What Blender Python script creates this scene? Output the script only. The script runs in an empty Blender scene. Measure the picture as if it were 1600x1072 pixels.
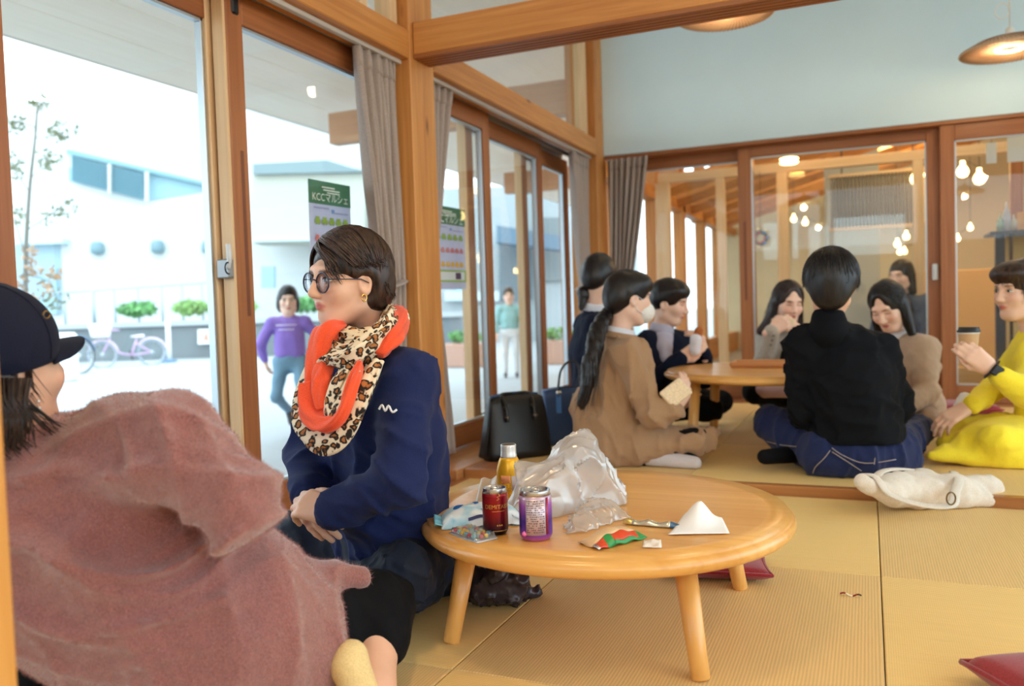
import bpy, bmesh, math, random
import numpy as np
from mathutils import Vector, Matrix

# ------------------------------------------------------------------ camera, world, exposure
sc = bpy.context.scene
COL = sc.collection
CAM_H = 0.72
FPX = 1299.16                                   # focal length in pixels of the 1600 x 1072 frame
RX = np.array([0.919002, 0.013042, 0.394037]); RY = np.array([0.392927, 0.051589, -0.918121]); RZ = np.array([-0.032302, 0.998583, 0.042286])
MW = np.array([RX, RY, RZ])                      # world = MW @ camera
CAM = np.array([0.0, 0.0, CAM_H])
cd = bpy.data.cameras.new('camera'); cam = bpy.data.objects.new('camera', cd); COL.objects.link(cam)
cd.sensor_width = 36.0; cd.lens = FPX / 1600 * 36; cd.clip_start = 0.05; cd.clip_end = 300
m4 = Matrix.Identity(4)
for i in range(3):
    for j in range(3):
        m4[i][j] = float(MW[i][j])
m4[2][3] = CAM_H
cam.matrix_world = m4
cd.dof.use_dof = True; cd.dof.focus_distance = 1.95; cd.dof.aperture_fstop = 2.8
sc.camera = cam

world = bpy.data.worlds.new('overcast_sky'); sc.world = world; world.use_nodes = True
bg = world.node_tree.nodes['Background']
bg.inputs[0].default_value = (0.76, 0.91, 1.0, 1); bg.inputs[1].default_value = 2.5
sc.view_settings.view_transform = 'Standard'; sc.view_settings.look = 'None'
sc.view_settings.gamma = 1.0; sc.view_settings.use_curve_mapping = False
sc.view_settings.exposure = 0.74
sc.cycles.max_bounces = 10; sc.cycles.diffuse_bounces = 5; sc.cycles.transparent_max_bounces = 24
sc.cycles.glossy_bounces = 4; sc.cycles.sample_clamp_indirect = 6.0
sc.cycles.caustics_reflective = False; sc.cycles.caustics_refractive = False

# ------------------------------------------------------------------ helpers
def ray(px, py):
    return MW @ np.array([(px - 800) / FPX, -(py - 536) / FPX, -1.0])
def P(px, py, t):                               # point seen at a pixel, t metres deep
    return CAM + ray(px, py) * t
def FL(px, py, z=0.0):                          # the same at a height
    v = ray(px, py); return CAM + v * ((z - CAM_H) / v[2])
def XW(px, py, x):
    v = ray(px, py); return CAM + v * (x / v[0])
def YW(px, py, y):
    v = ray(px, py); return CAM + v * (y / v[1])
A = lambda *a: np.array(a, float)
def nrm(v):
    v = np.asarray(v, float); return v / (np.linalg.norm(v) + 1e-12)
RIGHT = nrm(A(MW[0][0], MW[1][0], 0)); AWAY = nrm(A(-MW[0][2], -MW[1][2], 0)); UP = A(0, 0, 1)
def lin(r, g, b):
    f = lambda c: ((c / 255 + 0.055) / 1.055) ** 2.4 if c > 10 else c / 255 / 12.92
    return (f(r), f(g), f(b), 1)
rnd = random.Random(7); nr = np.random.default_rng(5)

WL = {}
def link(o, parent=None, loc=(0, 0, 0)):
    COL.objects.link(o); o.location = loc; WL[o.name] = Vector(loc)
    if parent is not None:
        o.parent = parent; o.matrix_parent_inverse = Matrix.Translation(-WL[parent.name])
def tag(o, label=None, cat=None, group=None, kind=None):
    if label: o['label'] = label
    if cat: o['category'] = cat
    if group: o['group'] = group
    if kind: o['kind'] = kind
    return o
def root(name, loc, label, cat, group=None, kind=None):
    o = bpy.data.objects.new(name, None); o.empty_display_size = 0.05
    link(o, None, tuple(float(c) for c in loc)); return tag(o, label, cat, group, kind)
def mesh(name, V, F, smooth=False, Q=None):
    me = bpy.data.meshes.new(name)
    V = np.asarray(V, np.float32)
    if isinstance(F, np.ndarray):
        me.vertices.add(len(V)); me.vertices.foreach_set('co', V.ravel())
        n, k = F.shape
        me.loops.add(n * k); me.loops.foreach_set('vertex_index', F.astype(np.int32).ravel())
        me.polygons.add(n); me.polygons.foreach_set('loop_start', np.arange(0, n * k, k, dtype=np.int32))
        me.polygons.foreach_set('loop_total', np.full(n, k, np.int32)); me.update(calc_edges=True)
    else:
        me.from_pydata([tuple(map(float, v)) for v in V], [], F)
    if smooth:
        me.polygons.foreach_set('use_smooth', np.ones(len(me.polygons), bool))
    return me
def ob(name, V, F, mat, parent=None, smooth=False, label=None, cat=None, group=None, kind=None):
    V = np.asarray(V, float)
    lo, hi = V.min(0), V.max(0); c = A((lo[0] + hi[0]) / 2, (lo[1] + hi[1]) / 2, lo[2])
    me = mesh(name, V - c, F, smooth)
    for m in (mat if isinstance(mat, (list, tuple)) else [mat]): me.materials.append(m)
    o = bpy.data.objects.new(name, me); link(o, parent, tuple(c)); return tag(o, label, cat, group, kind)
def copy_at(src, parent, loc):
    o = src.copy(); link(o, parent, loc); return o
def boxvf(lo, hi, bev=0.0):
    lo = np.minimum(lo, hi).astype(float); hi2 = np.maximum(lo, hi).astype(float)
    x0, y0, z0 = lo; x1, y1, z1 = hi2
    if bev <= 0 or min(hi2 - lo) < 2.2 * bev:
        V = [(x, y, z) for z in (z0, z1) for y in (y0, y1) for x in (x0, x1)]
        F = [(0, 2, 3, 1), (4, 5, 7, 6), (0, 1, 5, 4), (2, 6, 7, 3), (0, 4, 6, 2), (1, 3, 7, 5)]
        return V, F
    bm = bmesh.new(); bmesh.ops.create_cube(bm, size=1)
    for v in bm.verts: v.co = Vector([(lo[i] + hi2[i]) / 2 + v.co[i] * (hi2[i] - lo[i]) for i in range(3)])
    bmesh.ops.bevel(bm, geom=bm.edges[:] + bm.verts[:], offset=bev, segments=1, affect='EDGES')
    bm.verts.index_update()
    V = [tuple(v.co) for v in bm.verts]; F = [tuple(v.index for v in f.verts) for f in bm.faces]; bm.free()
    return V, F
def box(name, lo, hi, mat, parent=None, bev=0.0025, **k):
    lo2 = np.minimum(lo, hi); hi2 = np.maximum(lo, hi)
    V, F = boxvf(lo2, hi2, bev); return ob(name, V, F, mat, parent, **k)
def tubevf(pts, rad, seg=8, caps=True, flat=None, up=None):
    pts = np.asarray(pts, float); n = len(pts)
    rad = np.full(n, rad, float) if np.isscalar(rad) else np.asarray(rad, float)
    T = np.gradient(pts, axis=0); T /= np.linalg.norm(T, axis=1)[:, None] + 1e-12
    u = nrm(np.cross(T[0], A(0, 0, 1) if up is None else up))
    if np.linalg.norm(np.cross(T[0], A(0, 0, 1) if up is None else up)) < 1e-3: u = A(1, 0, 0)
    V = []; a = np.linspace(0, 2 * np.pi, seg, endpoint=False)
    for i in range(n):
        u = nrm(u - T[i] * (u @ T[i])); w = np.cross(T[i], u)
        k = 1.0 if flat is None else flat
        V.append(pts[i] + rad[i] * (np.cos(a)[:, None] * u + k * np.sin(a)[:, None] * w))
    V = np.concatenate(V); F = []
    for i in range(n - 1):
        for j in range(seg):
            F.append((i * seg + j, i * seg + (j + 1) % seg, (i + 1) * seg + (j + 1) % seg, (i + 1) * seg + j))
    if caps:
        F.append(tuple(range(seg))[::-1]); F.append(tuple(range((n - 1) * seg, n * seg)))
    return V, F
def tube(name, pts, rad, mat, parent=None, seg=8, flat=None, up=None, **k):
    V, F = tubevf(pts, rad, seg, True, flat, up); k.setdefault('smooth', True); return ob(name, V, F, mat, parent, **k)
def spline(pts, n=24, closed=False):
    p = np.asarray(pts, float); m = len(p); out = []
    segs = m if closed else m - 1
    for i in range(segs):
        g = lambda k: p[k % m] if closed else p[min(max(k, 0), m - 1)]
        p0, p1, p2, p3 = g(i - 1), g(i), g(i + 1), g(i + 2)
        for t in np.linspace(0, 1, max(2, n // segs), endpoint=False):
            out.append(0.5 * (2 * p1 + (p2 - p0) * t + (2 * p0 - 5 * p1 + 4 * p2 - p3) * t * t + (3 * p1 - p0 - 3 * p2 + p3) * t ** 3))
    if not closed: out.append(p[-1])
    return np.array(out)
def lathevf(prof, c=(0, 0, 0), seg=32, cap=True):
    V = []; F = []
    a = np.linspace(0, 2 * np.pi, seg, endpoint=False); n = len(prof)
    for r, z in prof:
        for t in a: V.append((c[0] + r * math.cos(t), c[1] + r * math.sin(t), c[2] + z))
    for i in range(n - 1):
        for j in range(seg):
            F.append((i * seg + j, i * seg + (j + 1) % seg, (i + 1) * seg + (j + 1) % seg, (i + 1) * seg + j))
    if cap:
        F.append(tuple(range(seg))[::-1]); F.append(tuple(range((n - 1) * seg, n * seg)))
    return np.array(V), F
def lathe(name, prof, c, mat, parent=None, seg=32, **k):
    V, F = lathevf(prof, c, seg); k.setdefault('smooth', True); o = ob(name, V, F, mat, parent, **k); return o
def joinvf(parts):
    VV = []; FF = []; n = 0
    for V, F in parts:
        VV.append(np.asarray(V, float)); FF += [tuple(i + n for i in f) for f in F]; n += len(V)
    return np.concatenate(VV), FF
def sheet(fn, nu, nv):
    V = [fn(u, v) for v in np.linspace(0, 1, nv) for u in np.linspace(0, 1, nu)]
    F = [(j * nu + i, j * nu + i + 1, (j + 1) * nu + i + 1, (j + 1) * nu + i) for j in range(nv - 1) for i in range(nu - 1)]
    return np.array(V), F
def thick(V, F, d):
    """give an open sheet a thickness d along its vertex normals"""
    V = np.asarray(V, float); N = np.zeros_like(V)
    for f in F:
        n = np.cross(V[f[1]] - V[f[0]], V[f[2]] - V[f[0]])
        for i in f: N[i] += n
    N /= np.linalg.norm(N, axis=1)[:, None] + 1e-12
    n = len(V); V2 = np.concatenate([V, V - N * d]); F2 = list(F) + [tuple(i + n for i in f[::-1]) for f in F]
    cnt = {}
    for f in F:
        for a, b in zip(f, f[1:] + f[:1]): cnt[(a, b)] = 1
    for (a, b) in list(cnt):
        if (b, a) not in cnt: F2.append((b, a, a + n, b + n))
    return V2, F2
def wob(p, s, seed=0):                           # cheap smooth noise in about -1..1, vectorised
    p = np.asarray(p, float); r = np.random.default_rng(seed); out = 0
    for k in range(4):
        a = r.normal(size=3) * s; b = r.normal(size=3) * s * 0.6
        out = out + np.sin(p @ a + r.uniform(0, 6.3) + 1.4 * np.sin(p @ b + r.uniform(0, 6.3)))
    return out / 2.6

# ---- text as mesh
def textvf(s, size):
    cu = bpy.data.curves.new('t', 'FONT'); cu.body = s; cu.size = size; cu.align_x = 'CENTER'; cu.align_y = 'CENTER'; cu.resolution_u = 3
    o = bpy.data.objects.new('t', cu); COL.objects.link(o)
    dg = bpy.context.evaluated_depsgraph_get(); me = o.evaluated_get(dg).to_mesh()
    V = np.array([tuple(v.co) for v in me.vertices]).reshape(-1, 3); F = [tuple(f.vertices) for f in me.polygons]
    o.evaluated_get(dg).to_mesh_clear(); bpy.data.objects.remove(o); bpy.data.curves.remove(cu)
    return V, F

# ---- signed distance modelling: smooth unions turned into one surface
def cap(a, b, ra, rb=None, k=0.03, op='u'): return ('c', A(*a), A(*b), ra, ra if rb is None else rb, k, op)
def ell(c, r, R=None, k=0.03, op='u'): return ('e', A(*c), A(*r), None if R is None else np.asarray(R, float), 0, k, op)
def sdf(prims, X):
    d = np.full(len(X), 9.0, np.float32)
    for kind, a, b, c, e, k, op in prims:
        if kind == 'c':
            ab = (b - a).astype(np.float32); L = float(ab @ ab) + 1e-9
            q = X - a.astype(np.float32); h = np.clip(q @ ab / L, 0, 1)
            v = np.sqrt(((q - h[:, None] * ab) ** 2).sum(1)) - (c + (e - c) * h)
        else:
            q = X - a.astype(np.float32)
            if c is not None: q = q @ c.astype(np.float32)
            s = q / b.astype(np.float32); k0 = np.sqrt((s * s).sum(1)) + 1e-6
            k1 = np.sqrt(((s / b.astype(np.float32)) ** 2).sum(1)) + 1e-6
            v = k0 * (k0 - 1) / k1
        if op == 'u':
            h = np.maximum(k - np.abs(d - v), 0) / k; d = np.minimum(d, v) - h * h * k * 0.25
        else:
            h = np.maximum(k - np.abs(d + v), 0) / k; d = np.maximum(d, -v) + h * h * k * 0.25
    return d
def hit(prims, px, py, t0, t1, off=0.0):
    """first point of a modelled surface seen at a pixel"""
    ts = np.linspace(t0, t1, 400); d = sdf(prims, np.array([P(px, py, t) for t in ts], np.float32)); i = int(np.argmax(d < off)) if (d < off).any() else int(np.argmin(d)); return P(px, py, ts[i])
def bounds(prims, pad):
    lo = np.full(3, 9e9); hi = -lo
    for kind, a, b, c, e, k, op in prims:
        if op != 'u': continue
        if kind == 'c':
            r = max(c, e)
            for q in (a, b): lo = np.minimum(lo, q - r); hi = np.maximum(hi, q + r)
        else:
            r = b if c is None else np.full(3, b.max()); lo = np.minimum(lo, a - r); hi = np.maximum(hi, a + r)
    return lo - pad, hi + pad
def surf(prims, h, disp=None, zmin=None):
    lo, hi = bounds(prims, 2.5 * h)
    n = np.ceil((hi - lo) / h).astype(int) + 1
    ax = [lo[i] + np.arange(n[i]) * h for i in range(3)]
    # coarse pass keeps only blocks close to the surface
    B = 4; nb = -(-n // B)
    cx = [lo[i] + (np.arange(nb[i]) * B + (B - 1) / 2) * h for i in range(3)]
    G = np.stack(np.meshgrid(*cx, indexing='ij'), -1).reshape(-1, 3).astype(np.float32)
    dc = sdf(prims, G)
    near = (np.abs(dc) < B * h * 1.5 + 0.03).reshape(nb)
    val = np.repeat(np.repeat(np.repeat(np.where(dc < 0, -1, 1).reshape(nb).astype(np.float32), B, 0), B, 1), B, 2)[:n[0], :n[1], :n[2]].copy()
    msk = np.repeat(np.repeat(np.repeat(near, B, 0), B, 1), B, 2)[:n[0], :n[1], :n[2]]
    I = np.argwhere(msk); X = (lo + I * h).astype(np.float32)
    d = sdf(prims, X)
    if disp is not None: d = d + disp(X).astype(np.float32)
    if zmin is not None: d = np.maximum(d, zmin - X[:, 2])
    val[I[:, 0], I[:, 1], I[:, 2]] = d
    s = val < 0
    c = [s[i:n[0] - 1 + i, j:n[1] - 1 + j, k:n[2] - 1 + k] for i in (0, 1) for j in (0, 1) for k in (0, 1)]
    any_ = c[0].copy(); all_ = c[0].copy()
    for q in c[1:]: any_ |= q; all_ &= q
    C = np.argwhere(any_ & ~all_)
    acc = np.zeros((len(C), 3)); cnt = np.zeros(len(C))
    off = [(i, j, k) for i in (0, 1) for j in (0, 1) for k in (0, 1)]
    vals = [val[C[:, 0] + o[0], C[:, 1] + o[1], C[:, 2] + o[2]] for o in off]
    for p in range(8):
        for q in range(p + 1, 8):
            df = np.array(off[q]) - np.array(off[p])
            if np.abs(df).sum() != 1: continue
            a, b = vals[p], vals[q]; cr = (a < 0) != (b < 0)
            t = np.where(cr, a / np.where(cr, a - b, 1), 0)
            acc += np.where(cr[:, None], np.array(off[p]) + t[:, None] * df, 0); cnt += cr
    V = lo + (C + acc / np.maximum(cnt, 1)[:, None]) * h
    idx = -np.ones(n - 1, np.int64); idx[C[:, 0], C[:, 1], C[:, 2]] = np.arange(len(C))
    FF = []
    for axn in range(3):
        u, v = [(1, 2), (2, 0), (0, 1)][axn]
        sl0 = [slice(1, n[i] - 1) for i in range(3)]; sl1 = list(sl0)
        sl0[axn] = slice(0, n[axn] - 1); sl1[axn] = slice(1, n[axn])
        a = s[tuple(sl0)]; b = s[tuple(sl1)]
        E = np.argwhere(a != b)
        if not len(E): continue
        st = np.array([1, 1, 1]); st[axn] = 0; E2 = E + st
        fl_ = a[E[:, 0], E[:, 1], E[:, 2]]
        du = np.zeros(3, int); du[u] = 1; dv = np.zeros(3, int); dv[v] = 1
        g = lambda w: idx[w[:, 0], w[:, 1], w[:, 2]]
        q = np.stack([g(E2 - du - dv), g(E2 - dv), g(E2), g(E2 - du)], 1)
        q = np.where(fl_[:, None], q, q[:, ::-1]); FF.append(q)
    F = np.concatenate(FF); F = F[(F >= 0).all(1)]
    return V, F
def joinq(parts):
    VV = []; FF = []; n = 0
    for V, F in parts:
        VV.append(V); FF.append(F + n); n += len(V)
    return np.concatenate(VV), np.concatenate(FF)

# ------------------------------------------------------------------ materials
MATS = {}
class NT:
    def __init__(s, name):
        s.m = bpy.data.materials.new(name); s.m.use_nodes = True; s.t = s.m.node_tree; s.n = s.t.nodes; s.b = s.n['Principled BSDF']; s.out = s.n['Material Output']
    def add(s, typ, **k):
        nd = s.n.new(typ)
        for a, v in k.items():
            if a.startswith('i_'):
                key = a[2:]; nd.inputs[int(key) if key.isdigit() else key].default_value = v
            else: setattr(nd, a, v)
        return nd
    def ln(s, a, ao, b, bi): s.t.links.new(a.outputs[ao], b.inputs[bi])
    def ramp(s, stops):
        r = s.add('ShaderNodeValToRGB'); e = r.color_ramp.elements
        while len(e) < len(stops): e.new(0.5)
        for q, (p, c) in zip(e, stops): q.position = p; q.color = c
        return r
    def coords(s, scale, rnd_off=True, rot=None):
        tc = s.add('ShaderNodeTexCoord'); mp = s.add('ShaderNodeMapping'); mp.inputs['Scale'].default_value = scale
        if rot: mp.inputs['Rotation'].default_value = rot
        s.ln(tc, 'Object', mp, 'Vector')
        if rnd_off:
            oi = s.add('ShaderNodeObjectInfo'); mu = s.add('ShaderNodeMath', operation='MULTIPLY'); mu.inputs[1].default_value = 17.0
            s.ln(oi, 'Random', mu, 0); cx = s.add('ShaderNodeCombineXYZ')
            for i in range(3): s.ln(mu, 0, cx, i)
            s.ln(cx, 0, mp, 'Location')
        return mp
def plain(name, rgb, rough=0.6, metal=0.0, spec=0.5, bump=0.0, bscale=200, var=0.0, vscale=8, sheen=0.0, coat=0.0, emis=None, es=0, sss=0.0):
    if name in MATS: return MATS[name]
    t = NT(name); b = t.b; c = lin(*rgb)
    b.inputs['Base Color'].default_value = c; b.inputs['Roughness'].default_value = rough; b.inputs['Metallic'].default_value = metal
    b.inputs['Specular IOR Level'].default_value = spec; b.inputs['Sheen Weight'].default_value = sheen; b.inputs['Coat Weight'].default_value = coat
    if sss: b.inputs['Subsurface Weight'].default_value = sss; b.inputs['Subsurface Radius'].default_value = (1.0, 0.4, 0.2); b.inputs['Subsurface Scale'].default_value = 0.008
    if var:
        mp = t.coords((vscale,) * 3); nz = t.add('ShaderNodeTexNoise'); nz.inputs['Scale'].default_value = 1; nz.inputs['Detail'].default_value = 4
        t.ln(mp, 0, nz, 'Vector')
        d = tuple(max(0, v * (1 - var)) for v in c[:3]) + (1,); u = tuple(min(1, v * (1 + var)) for v in c[:3]) + (1,)
        r = t.ramp([(0.3, d), (0.7, u)]); t.ln(nz, 0, r, 0); t.ln(r, 0, b, 'Base Color')
    if bump:
        mp = t.coords((bscale,) * 3, False); nz = t.add('ShaderNodeTexNoise'); nz.inputs['Scale'].default_value = 1; nz.inputs['Detail'].default_value = 3
        t.ln(mp, 0, nz, 'Vector'); bp = t.add('ShaderNodeBump'); bp.inputs['Strength'].default_value = bump; bp.inputs['Distance'].default_value = 0.002
        t.ln(nz, 0, bp, 'Height'); t.ln(bp, 0, b, 'Normal')
    if emis: b.inputs['Emission Color'].default_value = lin(*emis); b.inputs['Emission Strength'].default_value = es
    MATS[name] = t.m; return t.m
def wood(name, axis, c1, c2, rough=0.45, knots=0.0, fine=60, coat=0.0):
    key = name + axis
    if key in MATS: return MATS[key]
    t = NT(key); b = t.b; s = [fine, fine, fine]; s['xyz'.index(axis)] = fine * 0.035
    mp = t.coords(tuple(s)); nz = t.add('ShaderNodeTexNoise'); nz.inputs['Scale'].default_value = 1; nz.inputs['Detail'].default_value = 5; nz.inputs['Distortion'].default_value = 0.6
    t.ln(mp, 0, nz, 'Vector')
    s2 = [7, 7, 7]; s2['xyz'.index(axis)] = 0.8
    mp2 = t.coords(tuple(s2)); n2 = t.add('ShaderNodeTexNoise'); n2.inputs['Scale'].default_value = 1; n2.inputs['Detail'].default_value = 3
    t.ln(mp2, 0, n2, 'Vector')
    mx = t.add('ShaderNodeMix', data_type='FLOAT'); mx.inputs[0].default_value = 0.5; t.ln(nz, 0, mx, 2); t.ln(n2, 0, mx, 3)
    r = t.ramp([(0.33, lin(*c1)), (0.66, lin(*c2))]); t.ln(mx, 0, r, 0); last = (r, 0)
    if knots:
        s3 = [9, 9, 9]; s3['xyz'.index(axis)] = 3.2
        mp3 = t.coords(tuple(s3)); vo = t.add('ShaderNodeTexVoronoi'); vo.inputs['Scale'].default_value = 1; t.ln(mp3, 0, vo, 'Vector')
        rk = t.ramp([(0.0, (1, 1, 1, 1)), (knots, (0, 0, 0, 1))]); t.ln(vo, 'Distance', rk, 0)
        mk = t.add('ShaderNodeMix', data_type='RGBA'); t.ln(rk, 0, mk, 0); t.ln(r, 0, mk, 6); mk.inputs[7].default_value = lin(int(c1[0] * .55), int(c1[1] * .45), int(c1[2] * .4)); last = (mk, 2)
    t.ln(last[0], last[1], b, 'Base Color')
    b.inputs['Roughness'].default_value = rough; b.inputs['Coat Weight'].default_value = coat; b.inputs['Coat Roughness'].default_value = 0.25
    bp = t.add('ShaderNodeBump'); bp.inputs['Strength'].default_value = 0.12; bp.inputs['Distance'].default_value = 0.002; t.ln(nz, 0, bp, 'Height'); t.ln(bp, 0, b, 'Normal')
    MATS[key] = t.m; return t.m
def glassmat(name, tint=(0.97, 0.985, 0.98), base=0.02, gain=0.7):
    if name in MATS: return MATS[name]
    t = NT(name); t.n.remove(t.b)
    tr = t.add('ShaderNodeBsdfTransparent'); tr.inputs[0].default_value = (*tint, 1)
    gl = t.add('ShaderNodeBsdfGlossy'); gl.inputs['Roughness'].default_value = 0.0
    lw = t.add('ShaderNodeLayerWeight'); lw.inputs['Blend'].default_value = 0.5
    pw = t.add('ShaderNodeMath', operation='POWER'); pw.inputs[1].default_value = 4.0; t.ln(lw, 'Facing', pw, 0)
    ma = t.add('ShaderNodeMath', operation='MULTIPLY_ADD'); ma.inputs[1].default_value = gain; ma.inputs[2].default_value = base; t.ln(pw, 0, ma, 0)
    mx = t.add('ShaderNodeMixShader'); t.ln(ma, 0, mx, 0); t.ln(tr, 0, mx, 1); t.ln(gl, 0, mx, 2); t.ln(mx, 0, t.out, 0)
    MATS[name] = t.m; return t.m
def filmmat(name, rgb, alpha=0.5, rough=0.25, trans=0.4):
    """thin plastic film: part see-through, part milky"""
    if name in MATS: return MATS[name]
    t = NT(name); t.n.remove(t.b)
    tr = t.add('ShaderNodeBsdfTransparent'); df = t.add('ShaderNodeBsdfDiffuse'); df.inputs[0].default_value = lin(*rgb)
    tl = t.add('ShaderNodeBsdfTranslucent'); tl.inputs[0].default_value = lin(*rgb)
    gl = t.add('ShaderNodeBsdfGlossy'); gl.inputs['Roughness'].default_value = rough
    m1 = t.add('ShaderNodeMixShader'); m1.inputs[0].default_value = trans; t.ln(df, 0, m1, 1); t.ln(tl, 0, m1, 2)
    m2 = t.add('ShaderNodeMixShader'); m2.inputs[0].default_value = alpha; t.ln(tr, 0, m2, 1); t.ln(m1, 0, m2, 2)
    lw = t.add('ShaderNodeLayerWeight'); lw.inputs['Blend'].default_value = 0.35
    ma = t.add('ShaderNodeMath', operation='MULTIPLY_ADD'); ma.inputs[1].default_value = 0.5; ma.inputs[2].default_value = 0.06; t.ln(lw, 'Facing', ma, 0)
    m3 = t.add('ShaderNodeMixShader'); t.ln(ma, 0, m3, 0); t.ln(m2, 0, m3, 1); t.ln(gl, 0, m3, 2); t.ln(m3, 0, t.out, 0)
    MATS[name] = t.m; return t.m
def fabric(name, rgb, rough=0.9, sheen=0.2, scale=500, bump=0.25, var=0.12, dark=None):
    if name in MATS: return MATS[name]
    t = NT(name); b = t.b; c = lin(*rgb)
    mp = t.coords((scale,) * 3, False); nz = t.add('ShaderNodeTexNoise'); nz.inputs['Scale'].default_value = 1; nz.inputs['Detail'].default_value = 2; t.ln(mp, 0, nz, 'Vector')
    d = tuple(max(0, v * (1 - var * 2)) for v in c[:3]) + (1,); u = tuple(min(1, v * (1 + var)) for v in c[:3]) + (1,)
    r = t.ramp([(0.3, d), (0.65, u)]); t.ln(nz, 0, r, 0); t.ln(r, 0, b, 'Base Color')
    b.inputs['Roughness'].default_value = rough; b.inputs['Sheen Weight'].default_value = sheen; b.inputs['Sheen Roughness'].default_value = 0.6; b.inputs['Specular IOR Level'].default_value = 0.2
    bp = t.add('ShaderNodeBump'); bp.inputs['Strength'].default_value = bump; bp.inputs['Distance'].default_value = 0.001; t.ln(nz, 0, bp, 'Height'); t.ln(bp, 0, b, 'Normal')
    MATS[name] = t.m; return t.m
def tatami(name, along, rgb):
    if name in MATS: return MATS[name]
    t = NT(name); b = t.b; c = lin(*rgb)
    tc = t.add('ShaderNodeTexCoord')
    w = t.add('ShaderNodeTexWave', bands_direction='Y' if along == 'x' else 'X'); w.inputs['Scale'].default_value = 46; w.inputs['Distortion'].default_value = 0.4; w.inputs['Detail'].default_value = 0
    t.ln(tc, 'Object', w, 'Vector')
    w2 = t.add('ShaderNodeTexWave', bands_direction='X' if along == 'x' else 'Y'); w2.inputs['Scale'].default_value = 70; w2.inputs['Distortion'].default_value = 1.0; t.ln(tc, 'Object', w2, 'Vector')
    mp = t.coords((220, 8, 1) if along == 'y' else (8, 220, 1)); nz = t.add('ShaderNodeTexNoise'); nz.inputs['Scale'].default_value = 1; nz.inputs['Detail'].default_value = 3; t.ln(mp, 0, nz, 'Vector')
    mx = t.add('ShaderNodeMix', data_type='FLOAT'); mx.inputs[0].default_value = 0.45; t.ln(w, 1, mx, 2); t.ln(nz, 0, mx, 3)
    m2 = t.add('ShaderNodeMix', data_type='FLOAT'); m2.inputs[0].default_value = 0.22; t.ln(mx, 0, m2, 2); t.ln(w2, 1, m2, 3)
    d = tuple(v * 0.80 for v in c[:3]) + (1,); u = tuple(min(1, v * 1.08) for v in c[:3]) + (1,)
    r = t.ramp([(0.2, d), (0.75, u)]); t.ln(m2, 0, r, 0); t.ln(r, 0, b, 'Base Color')
    b.inputs['Roughness'].default_value = 0.55; b.inputs['Specular IOR Level'].default_value = 0.35
    bp = t.add('ShaderNodeBump'); bp.inputs['Strength'].default_value = 0.35; bp.inputs['Distance'].default_value = 0.001; t.ln(m2, 0, bp, 'Height'); t.ln(bp, 0, b, 'Normal')
    MATS[name] = t.m; return t.m
TIMB = lambda ax: wood('timber', ax, (176, 108, 48), (214, 150, 82), 0.5, knots=0.16)
DOORW = lambda ax: wood('door_wood', ax, (134, 76, 40), (172, 108, 62), 0.42)
PALEW = lambda ax: wood('pale_wood', ax, (206, 166, 120), (226, 192, 150), 0.5)
TABW = lambda ax: wood('table_wood', ax, (214, 150, 70), (238, 182, 104), 0.3, fine=40, coat=0.35)
GLASS = glassmat('window_glass')
ALU = plain('aluminium', (188, 198, 206), 0.35, 0.7)
DARKP = plain('black_plastic', (20, 22, 26), 0.4)
WALLW = plain('white_plaster', (208, 229, 239), 0.9, var=0.03, vscale=2, bump=0.1, bscale=60)
# ------------------------------------------------------------------ the room
S = 0.035                                          # step up to the second room
YB = 5.70; XP = -1.70
CEIL = 3.0
FLOOR_M = plain('floor_base', (120, 86, 52), 0.8)
fl1 = box('floor', (-2.1, -2.2, -0.12), (3.4, 3.16, -0.03), FLOOR_M, None, 0, kind='structure', label='straw tatami floor of the front room', cat='floor')
fl2 = box('floor', (-2.1, 3.165, -0.12), (3.4, YB + .3, S - 0.03), FLOOR_M, None, 0, kind='structure', label='raised straw tatami floor of the back room', cat='floor')
TM = [tatami('tatami_sheen_gold', 'x', (242, 206, 136)), tatami('tatami_sheen_straw', 'y', (230, 194, 132))]  # weave sheen by direction is put into two alternating base tones
def mats(par, x0, nx, dx, y0, ny, dy, z, flip):
    src = {}
    for i in range(nx):
        for j in range(ny):
            k = (i + j + flip) % 2
            a = (x0 + i * dx + dx / 2, y0 + j * dy + dy / 2, z - 0.03)
            if k not in src: src[k] = box('tatami_mat', (a[0] - dx / 2 + .0012, a[1] - dy / 2 + .0012, z - .03), (a[0] + dx / 2 - .0012, a[1] + dy / 2 - .0012, z), TM[k], par, 0.002)
            else: copy_at(src[k], par, a)
mats(fl1, 0.021 - 2 * 0.797, 6, 0.797, 3.157 - 6 * 0.853, 6, 0.853, 0.0, 0)
mats(fl2, -1.455, 6, 0.797, 3.205, 3, 0.832, S, 1)
box('trim_1', (-1.60, 3.16, -0.03), (3.4, 3.205, S + .001), wood('step_wood', 'x', (150, 92, 46), (186, 126, 72), 0.4), None, 0.003, kind='structure', label='brown wooden step edge between the two tatami levels', cat='step edge')
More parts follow.
